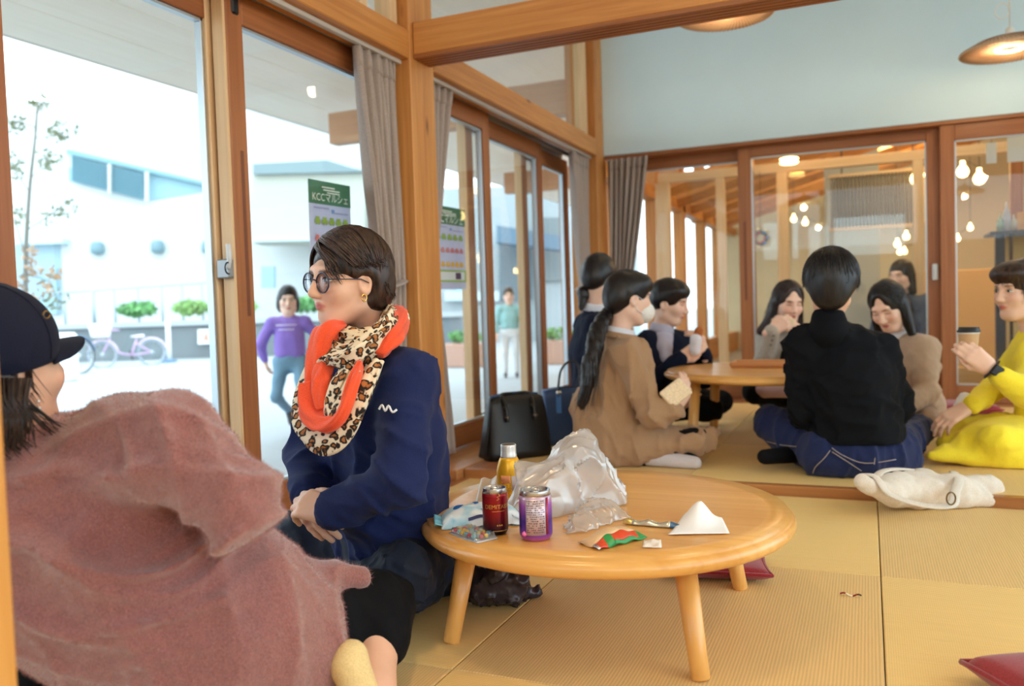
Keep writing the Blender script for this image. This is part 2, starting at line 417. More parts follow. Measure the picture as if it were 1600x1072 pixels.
# floor vents of slats along the windows
def vent(par, x0, x1, y0, y1, z, n):
    w = (x1 - x0) / n
    for i in range(n):
        box('vent_slat', (x0 + i * w + .003, y0, z - .02), (x0 + (i + 1) * w - .003, y1, z), DOORW('y'), par, 0.0015)
v1 = root('trim_2', (-1.62, 1, -.02), 'slotted wooden floor vent along the front room windows', 'floor vent', None, 'structure')
vent(v1, -1.70, -1.575, -2.0, 3.155, 0.0, 5)
v2 = root('trim_3', (-1.53, 4.4, S - .02), 'slotted wooden floor vent on the raised level beside the handbags', 'floor vent', None, 'structure')
vent(v2, -1.60, -1.458, 3.206, YB, S, 7)
box('trim_4', (-2.06, -2.2, -0.1), (-1.702, 3.10, 0.03), wood('sill_wood', 'y', (160, 100, 54), (196, 140, 86), 0.38), None, 0.004, kind='structure', label='wooden window sill board of the front room', cat='sill')
box('trim_5', (-2.06, 3.10, -0.1), (-1.602, YB, S + .006), wood('sill_wood', 'y', (160, 100, 54), (196, 140, 86), 0.38), None, 0.004, kind='structure', label='wooden window sill board beside the raised floor', cat='sill')
# timber frame
box('post', (-1.86, 3.004, S - .03), (XP, 3.205, CEIL), TIMB('z'), None, 0.004, kind='structure', label='thick knotty timber post between the two window bays', cat='post')
box('post', (-1.90, YB - .16, S), (XP, YB + .06, CEIL), TIMB('z'), None, 0.004, kind='structure', label='timber corner post where the windows meet the white wall', cat='post')
box('post', (-1.86, -.72, 0), (XP, -.52, CEIL), TIMB('z'), None, 0.004, kind='structure', label='timber post of the window wall behind the viewer', cat='post')
box('post', (-1.02, 0.44, -.03), (-0.862, 0.607, 1.9), wood('honey_post', 'z', (206, 140, 62), (224, 162, 84), 0.5), None, 0.004, kind='structure', label='blurred honey-coloured wooden post edge beside the pink sweater', cat='post')
box('beam', (-1.82, -2.0, 1.745), (XP + .001, 3.0035, 1.86), TIMB('y'), None, 0.004, kind='structure', label='timber head beam over the front window bay', cat='beam')
box('beam', (-1.82, 3.2055, 1.745), (XP + .001, YB - .1605, 1.86), TIMB('y'), None, 0.004, kind='structure', label='timber head beam over the second window bay', cat='beam')
bm_ = root('beam', (0.8, 3.1, 1.74), 'long timber cross beam with sliding door grooves underneath', 'beam', None, 'structure')
box('beam_body', (XP + .002, 3.03, 1.768), (3.4, 3.17, 1.90), TIMB('x'), bm_, 0.003)
for i in range(5):
    y = 3.03 + i * 0.0297
    box('groove_ridge', (XP + .002, y, 1.752), (3.4, y + .0212, 1.768), DOORW('x'), bm_, 0.001)
for i, (y0, y1) in enumerate(((-2.0, 3.0), (3.21, YB - .16))):
    tr = root('trim_%d' % (6 + i), (-1.93, (y0 + y1) / 2, 1.74), ['sliding door head track over the front bay', 'sliding door head track over the second bay'][i], 'head track', None, 'structure')
    box('track_board', (-2.06, y0, 1.775), (-1.822, y1, 1.80), DOORW('y'), tr, 0.002)
    for x in (-1.835, -1.895, -1.955, -2.015):
        box('track_rail', (x - .006, y0, 1.752), (x + .006, y1, 1.775), ALU, tr, 0.001)
    box('curtain_rail', (-1.762, y0, 1.728), (-1.738, y1, 1.745), plain('rail_grey', (190, 184, 178), .4), tr, 0.002)

def sl_door(n, axis, a0, a1, p, z0, z1, label, sw=0.075, top=0.095, bot=0.105, th=0.048, lock=False, slot=None, cat='sliding door', m2=None):
    f = (lambda a, d, z: (p - d, a, z)) if axis == 'y' else (lambda a, d, z: (a, p + d, z))
    r = root('door_%d' % n, f((a0 + a1) / 2, th / 2, z0), label, cat, None, 'structure')
    hz = 'y' if axis == 'y' else 'x'
    bx = lambda nm, a, d, z, a2, d2, z2, m, bev=.003: box(nm, f(a, d, z), f(a2, d2, z2), m, r, bev)
    s1 = bx('stile', a0, 0, z0, a0 + sw, th, z1, DOORW('z')); s2 = bx('stile', a1 - sw, 0, z0, a1, th, z1, (m2 or DOORW)('z'))
    bx('rail', a0 + sw, 0.001, z1 - top, a1 - sw, th, z1, DOORW(hz)); bx('rail', a0 + sw, 0.001, z0, a1 - sw, th, z0 + bot, DOORW(hz))
    bx('glass', a0 + sw - .004, th * .45, z0 + bot - .004, a1 - sw + .004, th * .45 + .005, z1 - top + .004, GLASS, 0)
    g0, g1, h0, h1 = a0 + sw, a1 - sw, z0 + bot, z1 - top
    for (q0, w0, q1, w1) in ((g0, h0, g0 + .009, h1), (g1 - .009, h0, g1, h1), (g0, h0, g1, h0 + .009), (g0, h1 - .009, g1, h1)):
        bx('glazing_bead', q0, th * .25, w0, q1, th * .8, w1, ALU, 0.001)
    if slot is not None:
        a = slot; bx('handle_slot', a - .009, -.0015, 0.72, a + .009, .004, 1.25, wood('slot_wood', 'z', (112, 60, 32), (128, 72, 40), .5), .002)
    return r
sl_door(1, 'y', 0.40, 1.345, -1.835, 0.05, 1.752, 'brown wooden sliding door with big glass pane beside the capped person')
sl_door(2, 'y', 1.265, 2.14, -1.895, 0.05, 1.752, 'wide sliding glass door looking out at the bicycles', m2=PALEW)
sl_door(3, 'y', 2.09, 3.00, -1.835, 0.05, 1.752, 'sliding glass door behind the bespectacled woman', slot=2.105 + .03)
sl_door(4, 'y', 3.21, 4.06, -1.835, 0.05, 1.752, 'sliding glass door nearest the thick post in the second bay', slot=None)
sl_door(5, 'y', 3.90, 4.99, -1.895, 0.05, 1.752, 'middle sliding glass door of the second window bay')
sl_door(6, 'y', 4.80, 5.66, -1.955, 0.05, 1.752, 'sliding glass door of the second bay next to the corner post')
# pale inner edges of the doors seen from the front
for nm, y, x0 in (('door_jamb', 2.089, -1.883), ('door_jamb', 3.899, -1.943), ('door_jamb', 4.799, -2.003)):
    box('trim_8' if y < 3 else 'trim_9' if y < 4.5 else 'trim_10', (x0, y - .012, 0.05), (x0 + .046, y, 1.752), PALEW('z'), None, 0.002, kind='structure',
        label=['pale wood edge strip of the door behind the bespectacled woman', 'pale wood edge strip of the middle door in the second bay', 'pale wood edge strip of the door near the corner post'][0 if y < 3 else 1 if y < 4.5 else 2], cat='edge strip')
# crescent lock and door stopper on the overlap
lk = root('door_lock', (-1.86, 2.07, .9), 'grey crescent lock on the pale door edge', 'lock')
c_ = XW(352, 420, -1.86)
box('lock_body', (-1.885, c_[1] - .012, c_[2] - .03), (-1.835, c_[1] + .012, c_[2] + .03), plain('lock_grey', (150, 152, 156), .4, .5), lk, .004)
tube('lock_lever', spline([c_ + A(.02, -.01, .0), c_ + A(.03, -.014, .03), c_ + A(.028, -.014, .075)], 8), .008, plain('lock_white', (205, 208, 212), .35), lk, 8)
tube('lock_ring', [c_ + A(.03, -.02, 0) + A(0, .014 * math.cos(t), .018 * math.sin(t)) for t in np.linspace(1.5, 5, 10)], .0025, DARKP, lk, 6)
c_ = XW(357, 15, -1.86)
st = root('door_stopper', (c_[0], c_[1], c_[2] - .06), 'black sliding door stopper under the head track', 'stopper')
box('stopper_body', (-1.88, c_[1] - .018, c_[2] - .02), (-1.828, c_[1] + .016, c_[2] + .1), DARKP, st, .006)
# clerestory glazing over the head beams
for i, (y0, y1, lb) in enumerate(((-.5, 2.99, 'clerestory window over the front bay'), (3.22, 5.5, 'clerestory window over the second bay'))):
    w = root('window_%d' % (1 + i), (-1.78, (y0 + y1) / 2, 1.86), lb, 'window', None, 'structure')
    box('window_sill', (-1.815, y0, 1.8605), (-1.75, y1, 1.885), TIMB('y'), w, .002)
    box('pane', (-1.79, y0, 1.88), (-1.785, y1, 2.96), GLASS, w, 0)
    for y in (y0, y1 - .05): box('mullion', (-1.82, y, 1.885), (-1.745, y + .05, 2.97), PALEW('z'), w, .002)
    if i == 0: box('mullion', (-1.82, 2.72, 1.885), (-1.745, 2.77, 2.97), PALEW('z'), w, .002)
    box('head_frame', (-1.82, y0, 2.96), (-1.745, y1, 3.0), TIMB('y'), w, .002)
box('wall_left', (-1.90, 5.50, 1.861), (-1.765, YB - .161, CEIL), TIMB('z'), None, 0, kind='structure', label='timber panel beside the corner post above the doors', cat='wall')
# white wall over the back doors, ceiling and the walls behind the viewer
box('wall_back', (XP + .001, YB, 1.765), (3.4, YB + .14, CEIL), WALLW, None, 0.002, kind='structure', label='plain white wall above the rear sliding doors', cat='wall')
box('trim_11', (XP + .001, YB + .01, 1.742), (3.4, YB + .3, 1.7645), DOORW('x'), None, .002, kind='structure', label='brown head frame of the rear sliding doors', cat='head frame')
box('trim_12', (XP + .001, YB - .01, S - .02), (3.4, YB + .3, S + .012), DOORW('x'), None, .002, kind='structure', label='brown threshold of the rear sliding doors', cat='threshold')
box('ceiling', (-1.9, -2.3, CEIL), (3.5, YB + .2, CEIL + .1), plain('ceiling_white', (236, 236, 232), .9), None, 0, kind='structure', label='pale ceiling over the tatami rooms', cat='ceiling')
WW = plain('wall_warm', (226, 212, 190), .9)
def glazed_wall(nm, axis, p0, p1, a0, a1, z0, z1, n, label, wn, wl):
    f = (lambda a, q, z: (q, a, z)) if axis == 'y' else (lambda a, q, z: (a, q, z))
    w = root(nm, f((a0 + a1) / 2, (p0 + p1) / 2, -.1), label, 'wall', None, 'structure')
    box('wall_base', f(a0, p0, -.1), f(a1, p1, z0), WW, w, 0); box('wall_head', f(a0, p0, z1), f(a1, p1, CEIL), WW, w, 0)
    q = root(wn, f((a0 + a1) / 2, (p0 + p1) / 2, z0), wl, 'window', None, 'structure'); st_ = (a1 - a0) / n; pm = (p0 + p1) / 2
    for i in range(n + 1): a = a0 + i * st_; box('mullion', f(a - .05, p0 + .02, z0), f(a + .05, p1 - .02, z1), DOORW('z'), q, .003)
    for i in range(n): box('pane', f(a0 + i * st_ + .05, pm, z0), f(a0 + (i + 1) * st_ - .05, pm + .005, z1), GLASS, q, 0)
glazed_wall('wall_right', 'y', 3.4, 3.55, -2.3, YB + .2, .10, 2.9, 6, 'plastered side wall opposite the window wall', 'window_3', 'row of side windows added opposite the window wall for daylight fill')  # unseen side windows added to let in cool fill daylight
glazed_wall('wall_front', 'x', -2.4, -2.25, -2.0, 3.5, 1.5, 2.4, 4, 'plastered wall behind the viewer', 'window_4', 'row of windows added behind the viewer for fill light')  # these out-of-view windows are added and sized for fill light
# rear glazed doors
sl_door(7, 'x', -1.69, -0.70, YB + .165, S + .012, 1.742, 'rear sliding glass door beside the hanging curtain', sw=.08, top=.075, bot=.11)
sl_door(8, 'x', -0.795, 0.43, YB + .095, S + .012, 1.742, 'middle rear sliding glass door behind the eating women', sw=.085, top=.07, bot=.11, slot=-0.755)
sl_door(9, 'x', 0.414, 1.62, YB + .03, S + .012, 1.742, 'rear sliding glass door beside the woman in yellow', sw=.08, top=.095, bot=.11)
sl_door(10, 'x', 1.55, 2.7, YB + .095, S + .012, 1.742, 'far rear sliding glass door beyond the woman in yellow', sw=.08, top=.095, bot=.11)
lk = root('door_lock', (.40, YB + .08, .9), 'small white lock on the rear door stile', 'lock')
c_ = YW(1461, 425, YB + .07)
box('lock_body', c_ - A(.016, .012, .05), c_ + A(.016, .012, .05), plain('lock_white', (205, 208, 212), .35), lk, .004)
box('lock_lever', c_ + A(-.006, -.028, -.03), c_ + A(.010, -.012, .02), plain('lock_white', (205, 208, 212), .35), lk, .003)
# ------------------------------------------------------------------ room beyond the rear doors
Y2 = 7.35
box('floor', (-2.2, YB + .31, -.2), (4.2, 13.2, -.02), plain('concrete_floor', (170, 160, 148), .5, var=.06), None, 0, kind='structure', label='grey floor of the room behind the glass', cat='floor')
box('wall_back', (-2.2, 13.0, -.2), (4.2, 13.2, 3.4), plain('far_beige', (205, 190, 160), .9), None, 0, kind='structure', label='beige end wall of the room behind the glass', cat='wall')
box('wall_right', (3.6, YB + .31, -.2), (3.8, 13, 3.4), plain('far_beige', (205, 190, 160), .9), None, 0, kind='structure', label='beige side wall of the room behind the glass', cat='wall')
box('ceiling', (-2.2, YB + .21, 3.3), (4.2, 13.2, 3.4), plain('ceiling_cream', (232, 218, 190), .9), None, 0, kind='structure', label='cream ceiling of the room behind the glass', cat='ceiling')
pt = root('glazed_partition', (0, Y2, 0), 'wood-framed inner glass partition beyond the rear doors', 'partition')
def ppost(px0, px1, m=PALEW):
    a = YW(px0, 400, Y2)[0]; b = YW(px1, 400, Y2)[0]
    box('partition_post', (a, Y2, .14), (b, Y2 + .07, 1.78), m('z'), pt, .003)
for q in ((1026, 1048), (1215, 1232), (1428, 1444), (1120, 1134)): ppost(*q)
ppost(1580, 1600, DOORW)
box('partition_rail', (-1.7, Y2, 1.78), (2.2, Y2 + .07, 1.86), PALEW('x'), pt, .003)
box('partition_rail', (-1.7, Y2, -.02), (2.2, Y2 + .07, .14), PALEW('x'), pt, .003)
box('pane', (-1.45, Y2 + .03, .14), (.35, Y2 + .036, 1.78), glassmat('partition_glass', (.95, .98, .97), .04, .6), pt, 0)
# sloping rafters and window posts on the left of that room
for i in range(6):
    y = 8.1 + i * .75
    V, F = tubevf([(-2.0, y, 1.75), (3.4, y, 3.25)], .075, 4); ob('rafter', V, F, TIMB('x'), None, label='sloping timber rafter behind the glass, number %s from the viewer' % ['one', 'two', 'three', 'four', 'five', 'six'][i], cat='rafter', group='rafters behind the glass', kind='structure')
for i in range(5):
    y = 6.6 + i * 1.25
    box('post', (-1.95, y, -.1), (-1.83, y + .12, 3.3), TIMB('z'), None, .003, kind='structure', label='window-side timber post in the room behind the glass, %s one from the viewer' % ['first', 'second', 'third', 'fourth', 'fifth'][i], cat='post')
box('beam', (-1.95, YB + .3, 1.7), (-1.83, 13, 1.82), TIMB('y'), None, .003, kind='structure', label='window-side head beam in the room behind the glass', cat='beam')
box('wall_left', (-1.95, YB + .3, -.1), (-1.83, 13, .25), TIMB('y'), None, .003, kind='structure', label='low sill wall in the room behind the glass', cat='wall')
# lattice panel, grey column wall and counter
Y3 = 8.6
lp = root('lattice_panel', (0, Y3, 1.3), 'upright-slat lattice panel hung behind the rear glass', 'lattice')
a = YW(1298, 300, Y3); b = YW(1446, 300, Y3); zt = YW(1370, 272, Y3)[2]; zb = YW(1370, 352, Y3)[2]
box('panel_back', (a[0], Y3 + .05, zb), (b[0], Y3 + .06, zt), plain('lattice_back', (226, 216, 196), .8), lp, 0)
n_ = 26; w = (b[0] - a[0]) / n_; sl0 = None
for i in range(n_):
    x = a[0] + i * w
    if sl0 is None: sl0 = box('slat', (x, Y3, zb), (x + w * .45, Y3 + .03, zt), plain('lattice_slat', (116, 96, 78), .6), lp, .002)
    else: copy_at(sl0, lp, (x + w * .225, Y3 + .015, zb))
for x_ in (a[0] + .1, b[0] - .1): tube('hanger_rod', [(x_, Y3 + .03, zt), (x_, Y3 + .03, 3.31)], .006, DARKP, lp, 6)
for z in (zb - .03, zt): box('panel_rail', (a[0] - .02, Y3 - .005, z), (b[0] + .02, Y3 + .06, z + .03), PALEW('x'), lp, .002)
q = YW(1290, 420, 9.6); q2 = YW(1375, 420, 9.6)
box('pillar', (q[0], 9.6, -.02), (q2[0], 9.9, 3.3), plain('grey_pillar', (176, 178, 174), .8), None, .005, kind='structure', label='smooth grey pillar behind the man, beyond the glass', cat='pillar')
# cupboard shelf with bottles on the right
Y4 = 6.75
sx = YW(1556, 450, Y4)[0]; sz = YW(1580, 360, Y4)[2]
sh = root('shelf_unit', (sx + .4, Y4 + .2, -.02), 'dark-edged shelf cabinet behind the glass beside the yellow dress', 'shelf')
box('shelf_top', (sx - .03, Y4, sz - .02), (sx + 1.2, Y4 + .4, sz), plain('dark_brown', (58, 36, 32), .5), sh, .003)
box('shelf_post', (sx, Y4, -.02), (sx + .06, Y4 + .06, sz - .02), plain('dark_navy', (32, 34, 52), .4), sh, .003)
box('shelf_post', (sx + .09, Y4 + .03, -.02), (sx + .11, Y4 + .06, sz - .02), plain('dark_brown', (58, 36, 32), .5), sh, .003)
box('shelf_back', (sx + .11, Y4 + .35, -.02), (sx + 1.2, Y4 + .39, sz - .02), plain('far_tan', (198, 164, 112), .8), sh, .003)
box('shelf_board', (sx + .1, Y4 + .02, .2), (sx + 1.2, Y4 + .35, .22), plain('pale_grey', (196, 190, 184), .6), sh, .003)
def bottle(px, py, h, r, rgb, lab):
    c = YW(px, py, Y4 + .12); c[2] = sz
    o = lathe('glass_bottle', [(r, 0), (r, h * .55), (r * .75, h * .68), (r * .32, h * .78), (r * .3, h)], c, filmmat('bottle_%d' % px, rgb, .55, .1), None, 16, label=lab, cat='bottle', group='bottles on the shelf behind the glass'); return o
bottle(1563, 355, .13, .024, (150, 190, 170), 'short greenish bottle on the shelf behind the glass')
bottle(1573, 355, .21, .026, (190, 200, 225), 'tall pale blue bottle on the shelf behind the glass')
bottle(1584, 355, .12, .022, (220, 222, 214), 'small clear bottle at the tall blue bottle, on the glass room shelf')
c = YW(1596, 340, Y4 + .2)
ob('cutting_board', *boxvf((c[0] - .025, Y4 + .2, sz), (c[0] + .2, Y4 + .225, sz + .14), .02), wood('board_wood', 'x', (206, 140, 70), (226, 164, 92), .5), None, label='wooden board standing on the shelf behind the glass', cat='board')
# hanging papers
for px0, py0, px1, py1, lab in ((1541, 222, 1557, 256, 'narrow white paper slip hung high behind the rear glass'), (1574, 210, 1615, 254, 'big white paper sheet hung high behind the rear glass')):
    a = YW(px0, py1, 6.3); b = YW(px1, py0, 6.3)
    pn = root('paper_notice', (a[0], 6.3, a[2]), lab, 'paper')
    box('sheet', (a[0], 6.3, a[2]), (b[0], 6.303, b[2]), plain('notice_paper', (238, 242, 248), .7), pn, 0)
    tube('string', [((a[0] + b[0]) / 2, 6.3015, b[2]), ((a[0] + b[0]) / 2, 6.3015, 3.31)], .0015, DARKP, pn, 4)
# counter in the room
box('counter', (.2, 9.2, -.02), (3.2, 9.8, .95), plain('counter_tan', (196, 158, 108), .6), None, .01, label='tan counter standing behind the rear glass', cat='counter')
# bulbs strung across the room
WARM = (1.0, 0.72, 0.42)
BULB = plain('bulb_glow', (255, 220, 160), .5, emis=(255, 205, 130), es=9)
def bulbs(name, pts, lab, r=.02, sag=.02):
    rt = root(name, pts[0], lab, 'string lights')
    tube('cable', np.concatenate([[A(pts[0][0], pts[0][1], 3.31)], spline(pts, 4 * len(pts)), [A(pts[-1][0], pts[-1][1], 3.31)]]), .003, DARKP, rt, 5)
    V, F = lathevf([(.001, -r), (r * .7, -r * .75), (r, 0), (r * .75, r * .7), (r * .35, r * 1.2), (r * .35, r * 1.9)], (0, 0, 0), 10)
    src = None
    for p in pts:
        if src is None: src = ob('bulb', V + A(*p) - A(0, 0, r * 2), F, BULB, rt, True)
        else: copy_at(src, rt, tuple(A(*p) - A(0, 0, r * 3)))
bulbs('string_lights', [P(1431, 262, 7.4), P(1453, 255, 7.4), P(1504, 251, 7.4), P(1530, 262, 7.4)], 'row of large warm bulbs high behind the glass', .05)
bulbs('string_lights', [P(1240, 334, 9.5), P(1258, 339, 9.5), P(1307, 366, 9.5), P(1313, 373, 9.5)], 'warm bulbs hanging before the grey pillar', .032)
bulbs('string_lights', [P(1402, 372, 8.0), P(1416, 360, 8.0), P(1428, 337, 8.0), P(1441, 332, 8.0), P(1462, 308, 8.0)], 'warm bulbs hanging below the lattice panel', .03)
bulbs('string_lights', [P(1406, 386, 9.0), P(1413, 385, 9.0), P(1496, 365, 9.0), P(1516, 348, 9.0)], 'low warm bulbs behind the long-haired woman', .028)
rl = root('reflection_lamp', P(1233, 255, 6.6), 'small ring lamp added as a pendant reflection in the rear glass', 'lamp')  # glowing rings added in place of a pendant's reflection in the glass
c = P(1233, 256, 6.6)
lathe('reflection_ring', [(.06, 0), (.07, .006), (.07, .016), (.055, .02)], c, BULB, rl, 20); lathe('reflection_ring', [(.06, .03), (.07, .034), (.07, .042), (.055, .046)], c, BULB, rl, 20)
tube('lamp_cord', [c + A(0, 0, .04), A(c[0], c[1], 3.3)], .004, plain('white_cord', (230, 226, 218), .6), rl, 6)
# flower wreath beyond the glass
wr = root('flower_wreath', YW(1188, 372, 7.30), 'small dried flower wreath hung beyond the rear glass', 'wreath')
c = YW(1188, 372, 7.30)
tube('string', [c + A(0, 0, .05), A(c[0], 7.345, 1.80)], .002, DARKP, wr, 4)
tube('wreath_ring', [c + .05 * A(math.cos(t), 0, math.sin(t)) for t in np.linspace(0, 6.28, 20)], .018, plain('wreath_green', (92, 84, 52), .9), wr, 6)
for i in range(14):
    t = i * .9; q = c + (.042 + .016 * (i % 3)) * A(math.cos(t), -.2, math.sin(t))
    V, F = lathevf([(.001, -.014), (.014, -.006), (.016, .004), (.001, .014)], q, 7)
    ob('blossom', V, F, plain(['fl_red', 'fl_blue', 'fl_cream'][i % 3], [(190, 52, 46), (84, 132, 190), (226, 206, 160)][i % 3], .8), wr, True)
for (x, y, e) in ((0.2, 7.0, 22), (1.6, 8.4, 40), (0.2, 10.2, 50)):
    l = bpy.data.lights.new('glass_room_lamp', 'POINT'); l.energy = e; l.color = WARM; l.shadow_soft_size = .12
    o = bpy.data.objects.new('glass_room_lamp', l); link(o, None, (x, y, 2.6))
# ------------------------------------------------------------------ pendant lamps
def pendant(c, label, energy):
    r = root('pendant_lamp', c, label, 'lamp', 'rattan pendant lamps')
    R = .24
    prof = [(.07, -.004), (.12, -.006), (.19, -.014), (.232, -.026), (R, -.022), (.228, -.010), (.17, .018), (.10, .042), (.05, .052), (.02, .055)]
    V, F = lathevf(prof, c, 48, False)
    ob('lamp_shade', V, F, RATTAN, r, True)
    parts = []
    for k in range(72):
        t = k * 2 * math.pi / 72; e = A(math.cos(t), math.sin(t), 0); t2 = t + .35; e2 = A(math.cos(t2), math.sin(t2), 0)
        parts.append(tubevf([c + e * .05 + A(0, 0, .055), c + nrm(e + e2) * .15 + A(0, 0, .031), c + e2 * .236 + A(0, 0, -.014)], .0016, 4))
        parts.append(tubevf([c + e * .07 + A(0, 0, -.007), c + nrm(e + e2) * .15 + A(0, 0, -.012), c + e2 * .233 + A(0, 0, -.028)], .0016, 4))
    V, F = joinvf(parts); tag(ob('rattan_weave', V, F, plain('rattan_dark', (158, 120, 92), .7), r, True), kind='stuff')
    tube('light_ring', [c + A(.066 * math.cos(t), .066 * math.sin(t), -.008) for t in np.linspace(0, 6.283, 33)], .009, LED, r, 8)
    lathe('socket', [(.02, .05), (.022, .09), (.012, .1)], c, plain('white_cord', (230, 226, 218), .6), r, 16)
    tube('lamp_cord', [c + A(0, 0, .1), A(c[0], c[1], CEIL)], .0035, plain('white_cord', (230, 226, 218), .6), r, 6)
    tube('cord_loop', [c + A(-.035 + .032 * math.cos(t), 0, .19 + .04 * math.sin(t)) for t in np.linspace(0, 6.0, 18)], .003, plain('white_cord', (230, 226, 218), .6), r, 6)
    l = bpy.data.lights.new('pendant_light', 'POINT'); l.energy = energy; l.color = (1.0, .76, .46); l.shadow_soft_size = .035
    o = bpy.data.objects.new('pendant_light', l); link(o, r, tuple(c + A(0, 0, -.07)))
t_ = NT('rattan'); t_.b.inputs['Base Color'].default_value = lin(206, 170, 138); t_.b.inputs['Roughness'].default_value = .7
MATS['rattan'] = t_.m; RATTAN = t_.m
LED = plain('led_ring', (255, 236, 200), .5, emis=(255, 226, 160), es=5)
pendant(P(1578, 73, 4.36), 'woven rattan pendant lamp hanging at the right over the yellow dress', 2.6)
pendant(P(1132, 17, 4.1), 'woven rattan pendant lamp half hidden by the cross beam', 2.6)
pendant(A(-.68, 1.2, 1.86), 'woven rattan pendant lamp over the near low table', 8)
pendant(A(1.15, 1.3, 2.02), 'woven rattan pendant lamp over the empty tatami', 13)
pendant(A(1.15, -.6, 2.02), 'woven rattan pendant lamp behind the viewer', 7)
# ------------------------------------------------------------------ curtains
CURT = fabric('curtain_linen', (168, 152, 144), .95, .1, 350, .2, .10)
def curtain(axis, a0, a1, plane, label, tie_w=.45, tie_at='a1', bot_w=.8, n=9, ztop=1.728, zbot=.06, ztie=.83, depth=.022):
    r = root('curtain', ((plane, (a0 + a1) / 2, zbot) if axis == 'y' else ((a0 + a1) / 2, plane, zbot)), label, 'curtain', 'taupe linen curtains')
    W = a1 - a0
    def wv(z):
        if z > ztie: f = ((z - ztie) / (ztop - ztie)) ** .8; return tie_w + (1 - tie_w) * f
        f = ((ztie - z) / (ztie - zbot)) ** .7; return tie_w + (bot_w - tie_w) * f
    def fn(u, v):
        z = ztop + (zbot - ztop) * v; k = wv(z)
        d = depth * (1 + .3 * math.sin(5 * v)) * math.sin(u * n * 2 * math.pi + .6 * math.sin(3 * v + u * 4)) * (.5 + .5 * k) + .008 * math.sin(u * 31 + v * 7)
        a = (a1 - (1 - u) * W * k) if tie_at == 'a1' else (a0 + u * W * k)
        return (plane + d, a, z) if axis == 'y' else (a, plane + d, z)
    V, F = sheet(fn, n * 8 + 1, 44); V, F = thick(V, F, .003); ob('drape', V, F, CURT, r, True)
    V, F = sheet(lambda u, v: tuple(A(*fn(u, v * .045)) + (A(.004, 0, 0) if axis == 'y' else A(0, -.004, 0))), n * 8 + 1, 4); V, F = thick(V, F, .002); ob('header_tape', V, F, CURT, r, True)
    k = wv(ztie) * W + .02; c0 = (a1 - k) if tie_at == 'a1' else a0 - .01
    pts = []
    for t in np.linspace(0, 2 * math.pi, 25):
        a = c0 + k / 2 + (k / 2 + .004) * math.cos(t); d = (depth + .016) * math.sin(t)
        pts.append((plane + d, a, ztie + .02 * math.cos(t)) if axis == 'y' else (a, plane + d, ztie))
    tube('tieback', pts, .018, CURT, r, 6, flat=.25)
curtain('y', 2.70, 2.995, -1.775, 'taupe curtain tied back behind the bespectacled woman', tie_w=.5, bot_w=.9)
curtain('y', 3.215, 3.50, -1.775, 'taupe curtain squeezed behind the thick timber post', tie_w=.12, tie_at='a0', bot_w=.72, n=6)
curtain('y', 5.20, 5.53, -1.775, 'taupe curtain tied back left of the corner post', tie_w=.6, n=6, ztie=.85)
curtain('x', -1.66, -1.37, YB - .045, 'taupe curtain hanging on the white wall side of the corner post', tie_w=.40, tie_at='a0', n=7, ztie=.7)
# ------------------------------------------------------------------ outdoors
GZ = -0.25
GR = plain('pale_paving', (166, 171, 174), .85, var=.05, vscale=.6)
box('ground', (-90, -60, GZ - .2), (-2.1, 120, GZ), GR, None, 0, kind='structure', label='pale paved yard outside the windows', cat='ground')
box('ground', (-2.1, 13.25, GZ - .2), (60, 120, GZ), GR, None, 0, kind='structure', label='pale paved yard behind the building', cat='ground')
box('wall_outside', (-2.1, -3, GZ), (-1.98, 13, -.02), plain('plinth_grey', (170, 168, 164), .9), None, 0, kind='structure', label='low concrete plinth under the windows', cat='plinth')
box('ground', (3.56, -60, GZ - .2), (60, 13.24, GZ), GR, None, 0, kind='structure', label='pale paved yard on the far side of the building', cat='ground')
box('ground', (-2.1, -60, GZ - .2), (3.56, -2.41, GZ), GR, None, 0, kind='structure', label='pale paved yard behind the viewer', cat='ground')
# wooden deck step along the windows
box('deck', (-2.9, -3, GZ), (-2.1, 13, GZ + .1), plain('deck_pale', (176, 172, 164), .8), None, .005, kind='structure', label='pale step outside the sliding doors', cat='step')
# eave: sloping soffit of pale boards, fascia, outside beams
EX, EZ = -4.3, CAM_H + .366 * 4.3; WX, WZ = -1.85, 3.02
sf = root('eave', (-3, 4, 2.3), 'deep roof eave with pale board soffit outside the windows', 'eave', None, 'structure')
SOF = wood('soffit', 'y', (244, 236, 222), (252, 246, 236), .7)
n_ = 9
for i in range(n_):
    x0 = WX + (EX - WX) * i / n_; x1 = WX + (EX - WX) * (i + 1) / n_; z0 = WZ + (EZ - WZ) * i / n_; z1 = WZ + (EZ - WZ) * (i + 1) / n_
    V = []
    for y in (-4.0, 13.0):
        for (x, z) in ((x0, z0), (x1 + .006, z1), (x1 + .006, z1 + .03), (x0, z0 + .03)): V.append((x, y, z))
    ob('soffit_board', V, [(0, 1, 2, 3), (7, 6, 5, 4), (0, 4, 5, 1), (1, 5, 6, 2), (2, 6, 7, 3), (3, 7, 4, 0)], SOF, sf)
box('fascia', (EX - .03, -4, EZ - .002), (EX, 13, EZ + .16), plain('fascia_pale', (214, 212, 206), .6), sf, .003)
for i, y in enumerate((-.6, 5.55, 9.0)):
    box('eave_beam', (-3.9, y, 2.06), (-1.87, y + .12, 2.30), wood('out_beam', 'x', (186, 134, 96), (206, 158, 120), .6), sf, .004)
